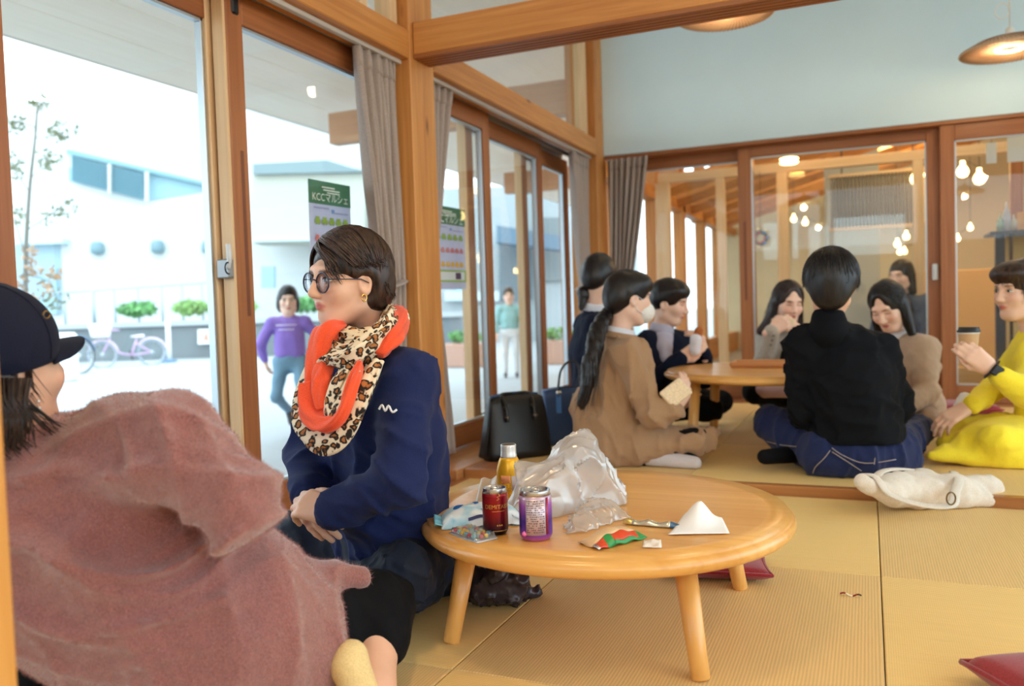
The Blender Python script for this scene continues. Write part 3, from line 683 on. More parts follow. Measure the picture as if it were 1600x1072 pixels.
# retaining wall, shrubs, railing
YR = 20.0
def band(px0, px1, t, z0, z1, depth, name, mat, lab, cat, kind=None, **k):
    a = P(px0, 500, t); b = P(px1, 500, t); d = nrm(A(b[0] - a[0], b[1] - a[1], 0)); n = A(-d[1], d[0], 0) * depth
    if n @ AWAY < 0: n = -n
    q = [a, b, b + n, a + n]; V = [(p[0], p[1], z) for z in (z0, z1) for p in q]
    F = [(0, 3, 2, 1), (4, 5, 6, 7), (0, 1, 5, 4), (1, 2, 6, 5), (2, 3, 7, 6), (3, 0, 4, 7)]
    if isinstance(kind, bpy.types.Object): return ob(name, V, F, mat, kind)
    return ob(name, V, F, mat, None, label=lab, cat=cat, kind=kind)
CONC = plain('concrete', (118, 126, 130), .9, var=.07, vscale=1.5)
WHITE = plain('white_render', (206, 210, 210), .9, var=.02, vscale=.5)
band(-400, 720, 20, GZ, .55, 1.0, 'retaining_wall', CONC, 'grey concrete retaining wall behind the bicycles', 'wall')
band(-400, 720, 19.9, .55, .66, 1.2, 'wall_coping', plain('coping', (176, 182, 184), .9), 'pale coping along the retaining wall', 'coping')
def leafpatch(c, rad, n, size, cols, seed):
    r = np.random.default_rng(seed); V = []; F = []; mi = []
    for i in range(n):
        d = r.normal(size=3); d /= np.linalg.norm(d); p = A(*c) + d * A(*rad) * r.uniform(.2, 1) ** .5
        u = nrm(r.normal(size=3)); w = nrm(np.cross(u, r.normal(size=3))); s = size * r.uniform(.6, 1.3); k = len(V)
        V += [p - u * s, p + w * s * .45 + A(0, 0, s * .1), p + u * s, p - w * s * .45 + A(0, 0, s * .1)]; F += [(k, k + 1, k + 2), (k, k + 2, k + 3)]
    return V, F
GRN = plain('shrub_green', (112, 164, 104), .8, var=.3, vscale=3); GRN2 = plain('shrub_pale', (140, 178, 110), .8, var=.3, vscale=3)
for i, (px, w, m, lab) in enumerate(((215, 1.0, GRN, 'low green shrub on the retaining wall above the pink bicycle'), (300, .9, GRN2, 'yellow-green shrub on the retaining wall above the paper sign'), (478, 1.0, GRN, 'green shrub on the wall behind the girl in purple'), (376, .7, GRN2, 'small yellow-green shrub at the door frame on the retaining wall'))):
    c = P(px, 492, 20.6); c[2] = .97; V, F = leafpatch(c, (w * .62, .35, .18), 380, .10, None, i); tag(ob('shrub', V, F, m, None, label=lab, cat='shrub'))
rl = root('railing', P(200, 470, 22), 'pale metal hand railing in front of the white building', 'railing')
RLM = plain('railing_grey', (176, 190, 198), .5)
a = P(90, 458, 22); b = P(345, 440, 22); z0 = .66
tube('top_rail', [a, b], .03, RLM, rl, 6)
for px in (100, 145, 178, 215, 252, 284, 315, 342):
    f = (px - 90) / 255; q = a + (b - a) * f; tube('rail_post', [q, A(q[0], q[1], z0)], .03 if px != 145 else .05, RLM, rl, 6)
# the big white building
bl = root('white_building', P(200, 400, 27), 'large overexposed white building across the yard', 'building')
band(-500, 640, 26, -.2, 7.6, 12, 'building_wall', WHITE, '', '', bl)
def quad(name, pts, t, mat, par, dz=.12):
    q = [P(x, y, t) for x, y in pts]; n = AWAY * dz
    V = q + [p + n for p in q]; return ob(name, V, [(0, 1, 2, 3), (7, 6, 5, 4), (0, 4, 5, 1), (1, 5, 6, 2), (2, 6, 7, 3), (3, 7, 4, 0)], mat, par)
BLU = plain('shade_blue', (150, 184, 196), .8); BLU2 = plain('shade_blue_pale', (196, 218, 224), .8); BLU3 = plain('slat_blue', (108, 148, 162), .8)
quad('balcony_screen', [(108, 283), (232, 313), (232, 268), (106, 236)], 25.8, BLU, bl)
quad('balcony_screen', [(232, 313), (331, 297), (331, 289), (232, 268)], 25.8, BLU, bl)
quad('balcony_coping', [(104, 240), (331, 292), (331, 287), (104, 233)], 25.6, plain('coping_blue', (126, 166, 178), .7), bl, .3)
for i in range(22):
    f = i / 22; x = 112 + f * 112; y0 = 243 + f * 30; quad('balcony_slat', [(x, y0 + 40), (x + 2.6, y0 + 40), (x + 2.6, y0), (x, y0)], 25.6, BLU3, bl, .1)
quad('balcony_post', [(168, 302), (172, 303), (172, 256), (168, 256)], 25.5, WHITE, bl, .1); quad('balcony_post', [(226, 314), (231, 315), (231, 268), (226, 268)], 25.5, WHITE, bl, .1)
quad('doorway', [(22, 490), (95, 490), (95, 378), (22, 378)], 25.9, plain('doorway_blue', (156, 180, 192), .8), bl)
quad('doorway', [(62, 490), (88, 490), (88, 420), (62, 420)], 25.8, BLU, bl)
quad('awning', [(22, 382), (98, 380), (98, 372), (22, 370)], 25.5, BLU2, bl, .5)
for px, py in ((152, 388), (246, 386), (325, 386)):
    c = P(px, py, 25.8); lathe('wall_light', [(.16, -.18), (.2, -.1), (.2, .1), (.12, .2)], c, plain('wall_light_grey', (120, 150, 160), .5), bl, 12)
quad('upper_wall', [(395, 380), (570, 380), (570, 262), (395, 270)], 24, plain('cream_wall', (184, 184, 172), .9), bl, 1)
quad('upper_roof', [(395, 272), (570, 268), (510, 250), (395, 256)], 23.8, plain('roof_grey', (126, 144, 148), .7), bl, 2)
quad('wall_line', [(395, 378), (570, 374), (570, 370), (395, 373)], 23.8, BLU2, bl, .2)
quad('window_far', [(408, 450), (428, 450), (428, 416), (408, 416)], 23.8, BLU, bl, .2)
# buildings seen through the second bay
b2 = root('shop_building', P(820, 380, 24), 'pale shop building with dark openings seen past the second bay', 'building')
band(640, 1000, 24, GZ, 4.2, 8, 'building_wall', plain('shop_wall', (168, 178, 182), .9), '', '', b2)
quad('shop_opening', [(780, 470), (832, 468), (832, 378), (780, 376)], 23.8, plain('shop_dark', (98, 116, 126), .7), b2)
quad('shop_opening', [(846, 440), (884, 438), (884, 340), (846, 340)], 23.8, plain('shop_mid', (120, 134, 138), .7), b2)
quad('canopy', [(776, 378), (884, 392), (884, 370), (776, 352)], 22.5, plain('canopy_blue', (92, 120, 140), .6), b2, .8)
quad('shop_window', [(712, 470), (726, 470), (726, 420), (712, 420)], 23.8, BLU, b2)
quad('shop_band', [(695, 470), (780, 470), (780, 455), (695, 455)], 23.7, BLU2, b2)
for px, py in ((725, 488), (873, 470)):
    pl = root('planter_box', P(px, py, 14), 'terracotta planter box in the yard %s' % ('below the second poster' if px < 800 else 'near the corner post'), 'planter')
    c = P(px, py + 8, 14); c[2] = GZ + .3; box('planter', c - A(.35, .2, .3), c + A(.35, .2, .1), plain('planter_red', (190, 150, 132), .8), pl, .02)
    V, F = leafpatch(c + A(0, 0, .2), (.33, .2, .12), 120, .07, None, 9); ob('planting', V, F, GRN, pl)
# young tree with blossoms at the left
tr = root('young_tree', P(45, 560, 9), 'slender young tree with sparse pale leaves outside the left pane', 'tree')
TRK = plain('tree_bark', (112, 106, 96), .9); LEAF = plain('tree_leaf', (112, 116, 84), .8, var=.25, vscale=6); LEAF2 = plain('tree_blossom', (176, 140, 106), .8)
b0 = P(38, 600, 9); b0[2] = GZ; trk = [b0, P(40, 420, 9), P(46, 300, 9), P(55, 215, 9), P(58, 165, 9)]
tube('trunk', spline(trk, 16), np.linspace(.03, .008, 17), TRK, tr, 6)
brs = [((40, 400), (22, 340)), ((42, 360), (72, 340), (98, 322)), ((46, 300), (24, 268), (20, 250)), ((48, 280), (70, 255), (76, 250)), ((54, 215), (86, 212), (100, 205)), ((56, 200), (30, 190), (22, 200)), ((40, 430), (78, 440), (88, 470)), ((58, 180), (64, 160))]
V_, F_, n_ = [], [], 0; r_ = np.random.default_rng(3); leaves = []
for bpts in brs:
    pp = [P(x, y, 9 + .15 * r_.normal()) for x, y in bpts]; tube('branch', spline(pp, 6), .006, TRK, tr, 5)
    leaves.append(leafpatch(pp[-1], (.14, .14, .13), 42, .035, None, len(bpts) + int(bpts[0][1])))
    leaves.append(leafpatch(pp[len(pp) // 2], (.10, .10, .1), 18, .035, None, 77 + int(bpts[0][1])))
V, F = joinvf(leaves); tag(ob('leaves', V, F, LEAF, tr), kind='stuff')
V, F = joinvf([leafpatch(P(px, py, 9), (.1, .1, .1), 26, .04, None, px) for px, py in ((52, 420), (34, 440), (70, 455), (44, 470), (82, 430), (46, 395))]); tag(ob('blossoms', V, F, LEAF2, tr), kind='stuff')
# bicycles
def wheel(name, c, R, ax, par, mat, spk=14):
    ax = nrm(ax); u = nrm(np.cross(ax, UP)); w = UP
    ring = lambda r, tr_, m, nm: tube(nm, [c + r * (math.cos(t) * u + math.sin(t) * w) for t in np.linspace(0, 6.2832, 33)], tr_, m, wh if nm != 'wheel' else par, 6)
    wh = ring(R, .022, mat, 'wheel'); ring(R * .93, .012, ALU, 'rim')
    V, F = joinvf([tubevf([c, c + R * .93 * (math.cos(t) * u + math.sin(t) * w)], .003, 3) for t in np.linspace(0, 6.283, spk, endpoint=False)]); ob('spokes', V, F, ALU, wh)
    lathe('hub', [(.03, -.04), (.035, 0), (.03, .04)], c, ALU, wh, 8)
def bicycle(base, fdir, R, L, m_frame, m_tyre, label, basket=None, fender=None, step=True):
    f = nrm(fdir); s = A(-f[1], f[0], 0)
    r = root('bicycle', base, label, 'bicycle')
    back = base + A(0, 0, R) ; front = base + f * L + A(0, 0, R)
    wheel('wheel', back, R, s, r, m_tyre); wheel('wheel', front, R, s, r, m_tyre)
    bb = base + f * L * .42 + A(0, 0, R * .85); seat = base + f * L * .28 + A(0, 0, R * 2.3); head = base + f * L * .84 + A(0, 0, R * 2.35); hl = base + f * L * .87 + A(0, 0, R * 1.95)
    V, F = joinvf([tubevf(p, .02, 6) for p in ([back, bb], [bb, seat - (seat - bb) * .1], [back, seat - (seat - bb) * .35], [bb, bb * .5 + hl * .5 - A(0, 0, .1), hl], [head, hl, front])]); ob('frame', V, F, m_frame, r, True)
    V, F = tubevf([seat - f * .13, seat - f * .05, seat + f * .13], [.08, .07, .03], 8, flat=.5); ob('saddle', V, F, plain('saddle', (60, 60, 66), .6) if not fender else plain('saddle_white', (226, 222, 224), .6), r, True)
    hb = head + A(0, 0, .14); tube('handlebar', spline([hb - s * .27 - f * .16, hb - s * .2, hb + f * .03, hb + s * .2, hb + s * .27 - f * .16], 16), .014, m_frame, r, 6); tube('stem', [head, hb], .015, ALU, r, 6)
    tube('pedals', [bb - s * .16 + A(0, 0, .1), bb + s * .16 - A(0, 0, .1)], .014, DARKP, r, 6)
    for q in (back, front):
        tube('mudguard', [q + (R + .035) * (math.cos(t) * f + math.sin(t) * UP) for t in np.linspace(.6, 2.9, 12)], .022, fender or m_frame, r, 6)
    if basket:
        q = front + f * .02 + A(0, 0, R + .22)
        V, F = boxvf((-.17, -.15, -.13), (.17, .15, .15), .03); V = np.array(V); V[:, :2] *= (1 + .25 * (V[:, 2:3] > 0)); V = q + V[:, 0:1] * f + V[:, 1:2] * s + V[:, 2:3] * UP; ob('basket', V, F, basket, r)
    return r
bk = FL(125, 584, GZ); bicycle(bk, nrm(-RIGHT * .35 - AWAY * .9), .33, 1.1, plain('bike_blue', (70, 104, 140), .4), plain('tyre', (54, 64, 74), .7), 'dark blue bicycle with white chain case parked by the cap brim')
cc = root('delivery_bag', bk, 'white cover standing beside the dark blue bicycle', 'cover')
c = P(103, 528, 13.6); c[2] = GZ + .44; V, F = boxvf((-.16, -.12, -.44), (.16, .12, .36), .05); ob('cover_body', np.array(V) + c, F, plain('cover_white', (236, 238, 240), .8), cc)
bk2 = FL(238, 570, GZ); bicycle(bk2, nrm(-RIGHT * .8 - AWAY * .5), .27, .95, plain('bike_pink', (214, 178, 214), .4), plain('tyre_pale', (150, 160, 174), .7), 'pale pink child bicycle with white basket by the grey wall', plain('basket_white', (236, 236, 236), .8), plain('fender_pink', (226, 200, 214), .5))
bo = root('bollard', FL(265, 566, GZ), 'thin white bollard pole behind the pink bicycle', 'bollard')
c = FL(265, 566, GZ); tube('pole', [c, c + A(0, 0, .95)], .05, plain('pole_white', (240, 240, 242), .5), bo, 10); lathe('base', [(.16, 0), (.16, .04), (.07, .07)], c, plain('bollard_base', (96, 130, 160), .6), bo, 14)
sg = root('wall_sign', P(320, 526, 19.85), 'small white warning sign on the grey retaining wall', 'sign')
quad('sign_plate', [(309, 538), (333, 537), (333, 514), (309, 515)], 19.85, plain('sign_white', (240, 240, 238), .6), sg, .03)
quad('sign_mark', [(317, 532), (326, 532), (323, 520), (320, 520)], 19.82, plain('sign_red', (226, 150, 132), .6), sg, .03)
# posters hung outside on the panes
def poster(corners, xplane, label):
    tl, tr_, br, bl_ = [XW(x, y, xplane) for x, y in corners]
    r = root('poster', (tl + br) / 2, label, 'poster', 'market posters on the windows')
    def quadm(name, u0, v0, u1, v1, mat, off):
        pt = lambda u, v: tl + (tr_ - tl) * u + (bl_ - tl) * v + A(off, 0, 0)
        q = [pt(u0, v1), pt(u1, v1), pt(u1, v0), pt(u0, v0)]; V = q + [p - A(.0012, 0, 0) for p in q]
        return ob(name, V, [(0, 1, 2, 3), (7, 6, 5, 4), (0, 4, 5, 1), (1, 5, 6, 2), (2, 6, 7, 3), (3, 7, 4, 0)], mat, r)
    quadm('sheet', 0, 0, 1, 1, filmmat('poster_lilac', (214, 216, 240), 1.0, .5, .5), 0)
    quadm('header_band', 0, 0, 1, .215, plain('poster_green', (62, 120, 92), .7), .002)
    quadm('title_rule', .42, .098, .72, .108, plain('poster_white', (238, 244, 240), .7), .004)
    quadm('footer_photo', .06, .79, .94, .89, plain('poster_cream', (222, 222, 226), .7), .0035)
    quadm('footer_band', 0, .765, 1, .915, plain('poster_lime', (150, 180, 92), .7), .002)
    quadm('footer_block', .66, .80, .82, .88, plain('poster_violet', (72, 58, 96), .7), .005)
    ux = nrm(tr_ - tl); uy = nrm(tl - bl_); W = np.linalg.norm(tr_ - tl); Hh = np.linalg.norm(tl - bl_)
    def txt(s, u, v, size, nm):
        V, F = textvf(s, size)
        c = tl + (tr_ - tl) * u + (bl_ - tl) * v + A(.004, 0, 0)
        if len(V): ob(nm, c + V[:, 0:1] * ux + V[:, 1:2] * uy, F, plain('poster_white', (238, 244, 240), .7), r)
    txt('KCC\u30de\u30eb\u30b7\u30a7', .5, .155, W * .145, 'title')
    for v, u0, u1 in ((.055, .3, .6), (.08, .33, .72), (.25, .1, .45), (.285, .6, .92)):
        quadm('small_print', u0, v - .006, u1, v + .006, plain('poster_white', (238, 244, 240), .7) if v < .2 else plain('poster_ink', (160, 164, 206), .7), .004)
    quadm('brush_stroke', .52, .255, .58, .29, plain('poster_blue', (120, 160, 214), .7), .004)
    for n, v, rgb, h in ((5, .37, (142, 170, 72), .075), (6, .53, (206, 120, 120), .065), (6, .70, (232, 178, 62), .07)):
        m = plain('poster_icon_%d' % int(v * 100), rgb, .7)
        for i in range(n):
            u = .09 + (i + .5) * .84 / n; w = .3 / n
            c = lambda a, b: tl + (tr_ - tl) * (u + a * w) + (bl_ - tl) * (v - b * h / 2) + A(.004, 0, 0)
            pts = [c(*q) for q in ((-.7, 1), (.7, 1), (.75, .35), (1.1, .2), (1.1, -.7), (.7, -.7), (.7, -1), (.3, -1), (.3, -.7), (-.3, -.7), (-.3, -1), (-.7, -1), (-.7, -.7), (-1.1, -.7), (-1.1, .2), (-.75, .35))]
            n2 = len(pts); V = pts + [p - A(.001, 0, 0) for p in pts]
            ob('icon', V, [tuple(range(n2))[::-1], tuple(range(n2, 2 * n2))], m, r)
poster(((481, 279), (546, 291), (552, 462), (487, 452)), -1.868, 'market poster with green header on the pane behind the bespectacled woman')
poster(((672, 318), (725, 328), (729, 450), (676, 452)), -1.868, 'market poster with green header in the second window bay')
# ------------------------------------------------------------------ low tables
def low_table(c, ztop, zfl, R, legs_b, legs_t, rb, rt, th, label):
    r = root('low_table', (c[0], c[1], zfl), label, 'table', 'round low wooden tables')
    e = th / 2
    prof = [(R - .05, ztop - th), (R - .018, ztop - th)] + [(R - .018 + .018 * math.cos(a), ztop - e + (e - .004) * math.sin(a) - .002) for a in np.linspace(-1.4, 1.4, 9)] + [(R - .014, ztop), (R - .06, ztop)]
    lathe('table_top', prof, (c[0], c[1], 0), TABW('x'), r, 96)
    for b, t in zip(legs_b, legs_t):
        d = nrm(A(*t, ztop - th) - A(*b, zfl)); p0 = A(*b, zfl); p1 = A(*t, ztop - th + .006)
        tube('leg', [p0, p0 + d * .003, p0 + d * .05, p1], [rb * .9, rb, rb * 1.02, rt], TABW('z'), r, 20)
    return r
TC = A(-.571, 1.84); TZ = .255
low_table(TC, TZ, 0, .425, [(-.841, 1.572), (-.302, 1.565), (-.302, 2.102), (-.841, 2.102)], [(-.806, 1.607), (-.337, 1.600), (-.337, 2.072), (-.806, 2.072)], .0185, .0235, .042, 'round low table of honey wood strewn with cans and wrappers')
FC = A(-.41, 4.03); FZ = .40
low_table(FC, FZ, S, .50, [FC + A(a, b) for a, b in ((-.33, -.29), (.33, -.29), (.33, .29), (-.33, .29))], [FC + A(a, b) for a, b in ((-.31, -.27), (.31, -.27), (.31, .27), (-.31, .27))], .022, .024, .036, 'round low table the group sits around on the raised floor')
# tray on the far table
def tray(c, sx, sy, z, label):
    r = root('tray', (c[0], c[1], z), label, 'tray')
    m = wood('tray_wood', 'x', (196, 130, 76), (214, 152, 96), .4)
    box('tray_base', (c[0] - sx, c[1] - sy, z), (c[0] + sx, c[1] + sy, z + .008), m, r, .003)
    for a in (-1, 1):
        box('tray_rim', (c[0] - sx, c[1] + a * sy - .006, z + .008), (c[0] + sx, c[1] + a * sy + .006, z + .028), m, r, .003)
        box('tray_rim', (c[0] + a * sx - .006, c[1] - sy + .006, z + .008), (c[0] + a * sx + .006, c[1] + sy - .006, z + .028), m, r, .003)
q = FL(1188, 573, FZ); tray(q, .125, .09, FZ, 'wooden tray on the far low table')
# ------------------------------------------------------------------ things on the near table
def at(px, py, z=TZ): return FL(px, py, z)
def wraptext(s, size, c, r, ang, z, mat, par, name, off=.0004):
    V, F = textvf(s, size)
    a = ang + V[:, 0] / r
    W = np.stack([c[0] + (r + off) * np.cos(a), c[1] + (r + off) * np.sin(a), c[2] + z + V[:, 1]], 1)
    return ob(name, W, F, mat, par)
CANM = plain('can_metal', (196, 196, 198), .25, .9)
def can(c, r, h, label, bodym, name='drink_can'):
    rt = root(name, c, label, 'can')
    lathe('can_body', [(r * .78, .0), (r * .86, .002), (r * .99, .010), (r, .014), (r, h - .016), (r * .97, h - .010)], c, bodym, rt, 40)
    lathe('can_rim', [(r * .97, h - .010), (r * .90, h - .004), (r * .92, h - .001), (r * .90, h), (r * .86, h - .001), (r * .84, h - .006), (.001, h - .006)], c, CANM, rt, 40)
    d = nrm(-ray(800, 536)); d[2] = 0; d = nrm(d)
    q = c + A(0, 0, h - .0055)
    V, F = lathevf([(r * .34, 0), (r * .34, .0006), (.001, .0008)], q + d * r * .42, 16); ob('mouth_hole', V, F, DARKP, rt)
    s_ = np.cross(UP, d)
    tube('pull_tab', [q - d * r * .05 + r * .26 * (math.cos(t) * s_ - 1.35 * math.sin(t) * d) + A(0, 0, .002 + .004 * math.sin(t) * (math.sin(t) > 0)) for t in np.linspace(0, 6.283, 17)], .0022, CANM, rt, 6)
    return rt
def facing(c): return math.atan2(CAM[1] - c[1], CAM[0] - c[0])
# red coffee can
def redmat():
    t = NT('can_red'); tc = t.add('ShaderNodeTexCoord'); sp = t.add('ShaderNodeSeparateXYZ'); t.ln(tc, 'Object', sp, 0)
    mp = t.add('ShaderNodeMapRange'); mp.inputs[1].default_value = 0; mp.inputs[2].default_value = .096; t.ln(sp, 2, mp, 0)
    r = t.ramp([(0, lin(24, 16, 40)), (.10, lin(40, 18, 40)), (.26, lin(92, 16, 24)), (.5, lin(140, 18, 28)), (1, lin(150, 22, 32))]); t.ln(mp, 0, r, 0); t.ln(r, 0, t.b, 'Base Color')
    t.b.inputs['Metallic'].default_value = .55; t.b.inputs['Roughness'].default_value = .3; return t.m
c = at(775, 833); rc = can(c, .0264, .096, 'dark red coffee can with gold lettering on the near table', redmat())
GOLD = plain('gold_print', (214, 172, 84), .35, .6); fa = facing(c) + .25
wraptext('DEMITASSE', .0118, c, .0264, fa, .060, GOLD, rc, 'lettering')
wraptext('\u2605\u2605\u2605', .007, c, .0264, fa, .020, GOLD, rc, 'stars') if False else None
for k in range(3):
    V, F = lathevf([(.0001, -.0022), (.0022, 0), (.0001, .0022)], (0, 0, 0), 6); a_ = fa - .10 + k * .17; V = np.array(V); V[:, 0] *= 1; ob('gold_dot', V + c + A(.0266 * math.cos(a_), .0266 * math.sin(a_), .022), F, GOLD, rc)
tube('gold_emblem', [c + A(.0267 * math.cos(fa + x / .0264), .0267 * math.sin(fa + x / .0264), .080 + y) for x, y in ((-.003, -.006), (.002, -.003), (-.002, .0005), (.0035, .003), (.001, .007))], .0009, GOLD, rc, 5)
tube('gold_line', [c + A(.0267 * math.cos(fa + x), .0267 * math.sin(fa + x), .051) for x in np.linspace(-.5, .5, 9)], .0005, GOLD, rc, 4)
tube('gold_line', [c + A(.0267 * math.cos(fa + x), .0267 * math.sin(fa + x), .0105) for x in np.linspace(-.5, .7, 9)], .0006, GOLD, rc, 4)
# purple can with small print
def purplemat():
    t = NT('can_purple'); tc = t.add('ShaderNodeTexCoord'); sp = t.add('ShaderNodeSeparateXYZ'); t.ln(tc, 'Object', sp, 0)
    mp = t.add('ShaderNodeMapRange'); mp.inputs[1].default_value = 0; mp.inputs[2].default_value = .10; t.ln(sp, 2, mp, 0)
    r = t.ramp([(0, lin(216, 120, 190)), (.14, lin(110, 60, 180)), (.4, lin(66, 40, 150)), (.72, lin(170, 96, 200)), (.86, lin(206, 176, 206)), (1, lin(214, 206, 212))]); t.ln(mp, 0, r, 0); t.ln(r, 0, t.b, 'Base Color')
    t.b.inputs['Metallic'].default_value = .5; t.b.inputs['Roughness'].default_value = .3; return t.m
c = at(838, 841); pc = can(c, .0332, .100, 'purple can with a panel of fine print on the near table', purplemat()); fa = facing(c)
def arcpanel(c, r, a0, a1, z0, z1, mat, par, name):
    V, F = sheet(lambda u, v: (c[0] + r * math.cos(a0 + (a1 - a0) * u), c[1] + r * math.sin(a0 + (a1 - a0) * u), c[2] + z0 + (z1 - z0) * v), 14, 2); V, F = thick(V, F, -.0003); return ob(name, V, F, mat, par, True)
arcpanel(c, .0335, fa - .62, fa + .62, .014, .086, plain('print_silver', (206, 190, 200), .35, .4), pc, 'print_panel')
arcpanel(c, .0335, fa + .66, fa + .84, .014, .088, plain('print_red', (150, 40, 66), .35, .3), pc, 'red_band')
INK = plain('print_ink', (70, 62, 74), .6); rr = random.Random(4)
parts = []
for k in range(15):
    z = .082 - k * .0044; x = -.56
    while x < .5:
        w = rr.uniform(.03, .12); h_ = rr.uniform(.0008, .0013)
        if rr.random() < .82:
            V, F = sheet(lambda u, v: (c[0] + .0338 * math.cos(fa + x + w * u), c[1] + .0338 * math.sin(fa + x + w * u), c[2] + z - h_ + 2 * h_ * v), 3, 2); parts.append((V, F))
        x += w + .03
V, F = joinvf(parts); tag(ob('fine_print', V, F, INK, pc), kind='stuff')
V, F = sheet(lambda u, v: (c[0] + .0338 * math.cos(fa - .4 + .6 * u), c[1] + .0338 * math.sin(fa - .4 + .6 * u), c[2] + .020 + .006 * v), 6, 2); ob('pink_print', V, F, plain('print_pink', (214, 120, 140), .5), pc)
V, F = lathevf([(.0001, -.006), (.005, -.003), (.006, .001), (.0001, .006)], c + A(.0325 * math.cos(fa - .78), .0325 * math.sin(fa - .78), .016), 8); ob('pink_blossom', V, F, plain('print_blossom', (240, 120, 190), .4), pc, True)
# yellow bottle can
c = at(797, 782); yb = root('bottle_can', c, 'opened yellow aluminium bottle with white screw neck on the near table', 'bottle')
lathe('bottle_body', [(.026, 0), (.030, .004), (.0305, .01), (.0305, .072), (.029, .082), (.0245, .098), (.0205, .106)], c, plain('bottle_yellow', (232, 176, 40), .3, .35), yb, 36)
lathe('bottle_neck', [(.0205, .106), (.0195, .109), (.0200, .112), (.0185, .115), (.0190, .119), (.0180, .121), (.0190, .124), (.0180, .126), (.0190, .129), (.0182, .131), (.0192, .135), (.0178, .137), (.0165, .136), (.0165, .122), (.001, .121)], c, plain('neck_white', (224, 222, 220), .3, .4), yb, 32)
V, F = lathevf([(.0160, .1362), (.0160, .1368), (.0001, .1368)], c, 24); ob('bottle_mouth', V, F, plain('mouth_dark', (70, 58, 40), .6), yb)
fa = facing(c); arcpanel(c, .0308, fa + .15, fa + .75, .03, .065, plain('bottle_print', (190, 176, 180), .5), yb, 'print_panel')
arcpanel(c, .0308, fa - .7, fa + .05, .048, .066, plain('bottle_pink', (226, 150, 110), .5), yb, 'pink_panel')
arcpanel(c, .0309, fa - .65, fa - .35, .026, .036, plain('bottle_dark', (96, 66, 30), .5), yb, 'dark_mark')
parts = []
for k in range(9):
    z = .046 - k * .0038
    for x in np.arange(-.6, .7, .12):
        if rr.random() < .7:
            V, F = sheet(lambda u, v: (c[0] + .0310 * math.cos(fa + x + .08 * u), c[1] + .0310 * math.sin(fa + x + .08 * u), c[2] + z + .0014 * v), 3, 2); parts.append((V, F))
V, F = joinvf(parts); tag(ob('fine_print', V, F, plain('bottle_ink', (150, 84, 20), .6), yb), kind='stuff')
# wet wipe pack: soft pillow with crimped ends
c = at(752, 815); u_ = nrm(RIGHT + .12 * AWAY); v_ = A(-u_[1], u_[0], 0)
wp = root('wet_wipe_pack', c, 'white and pale blue wet wipe pack lying behind the red can', 'wipe pack')
def pillow(u, v):
    x = (u - .5) * 2; y = (v - .5) * 2; e = max(0, 1 - abs(x) ** 3.2); k = .52 + .48 * min(1, e * 1.6)
    z = .036 * (e ** .55) * max(0, 1 - abs(y) ** 2.6) ** .5 + .003 * math.sin(9 * x + 5 * y) * e
    return tuple(c + u_ * x * .088 + v_ * y * .05 * (1 if abs(x) < .75 else 1 + .1 * math.sin(30 * y)) + UP * max(z, .0) * 1 + UP * .002)
def wipe():
    t = NT('wipe_film'); tc = t.add('ShaderNodeTexCoord'); nz = t.add('ShaderNodeTexNoise'); nz.inputs['Scale'].default_value = 22; t.ln(tc, 'Object', nz, 0)
    r = t.ramp([(.36, lin(150, 206, 232)), (.52, lin(222, 234, 244)), (1, lin(236, 240, 246))]); t.ln(nz, 0, r, 0); t.ln(r, 0, t.b, 'Base Color'); t.b.inputs['Roughness'].default_value = .3; return t.m
V, F = sheet(pillow, 41, 21); Vb = V.copy(); Vb[:, 2] = TZ + .0005; n = len(V); W = np.concatenate([V, Vb]); F2 = F + [tuple(i + n for i in f[::-1]) for f in F]
ob('film', W, F2, wipe(), wp, True)
for sx in (-1, 1):
    V, F = sheet(lambda u, v: tuple(c + u_ * (sx * (.086 + .016 * u)) + v_ * ((v - .5) * .1) + UP * (.004 + .006 * u * math.sin(v * 16 + 1) + .004)), 5, 21); V, F = thick(V, F, .001); ob('crimped_end', V, F, plain('crimp_blue', (126, 196, 226), .35), wp, True)
def onpack(x, y): return pillow(x / 2 + .5, y / 2 + .5)
WB = plain('wipe_blue', (40, 104, 178), .5)
V, F = sheet(lambda a, b: tuple(A(*onpack(-.56 + .13 * a * math.cos(b * 6.283), -.05 + .2 * a * math.sin(b * 6.283))) + UP * .001), 4, 17); ob('blue_dot', V, F, WB, wp)
V, F = sheet(lambda a, b: tuple(A(*onpack(-.2 + .1 * a + .06 * b, .55 - .4 * b)) + UP * .0012), 3, 4); ob('blue_flag', V, F, WB, wp)
tv, tf = textvf('99.', .020); V = np.array([A(*onpack(.10 + p[0] / .088, -.62 + p[1] / .05 * .8)) + UP * .0014 for p in tv]); ob('lettering', V, tf, plain('wipe_navy', (40, 52, 110), .5), wp)
V, F = sheet(lambda a, b: tuple(A(*onpack(-.35 + .7 * a, -.93 + .07 * b)) + UP * .0012), 8, 3); ob('navy_strip', V, F, plain('wipe_navy', (40, 52, 110), .5), wp)
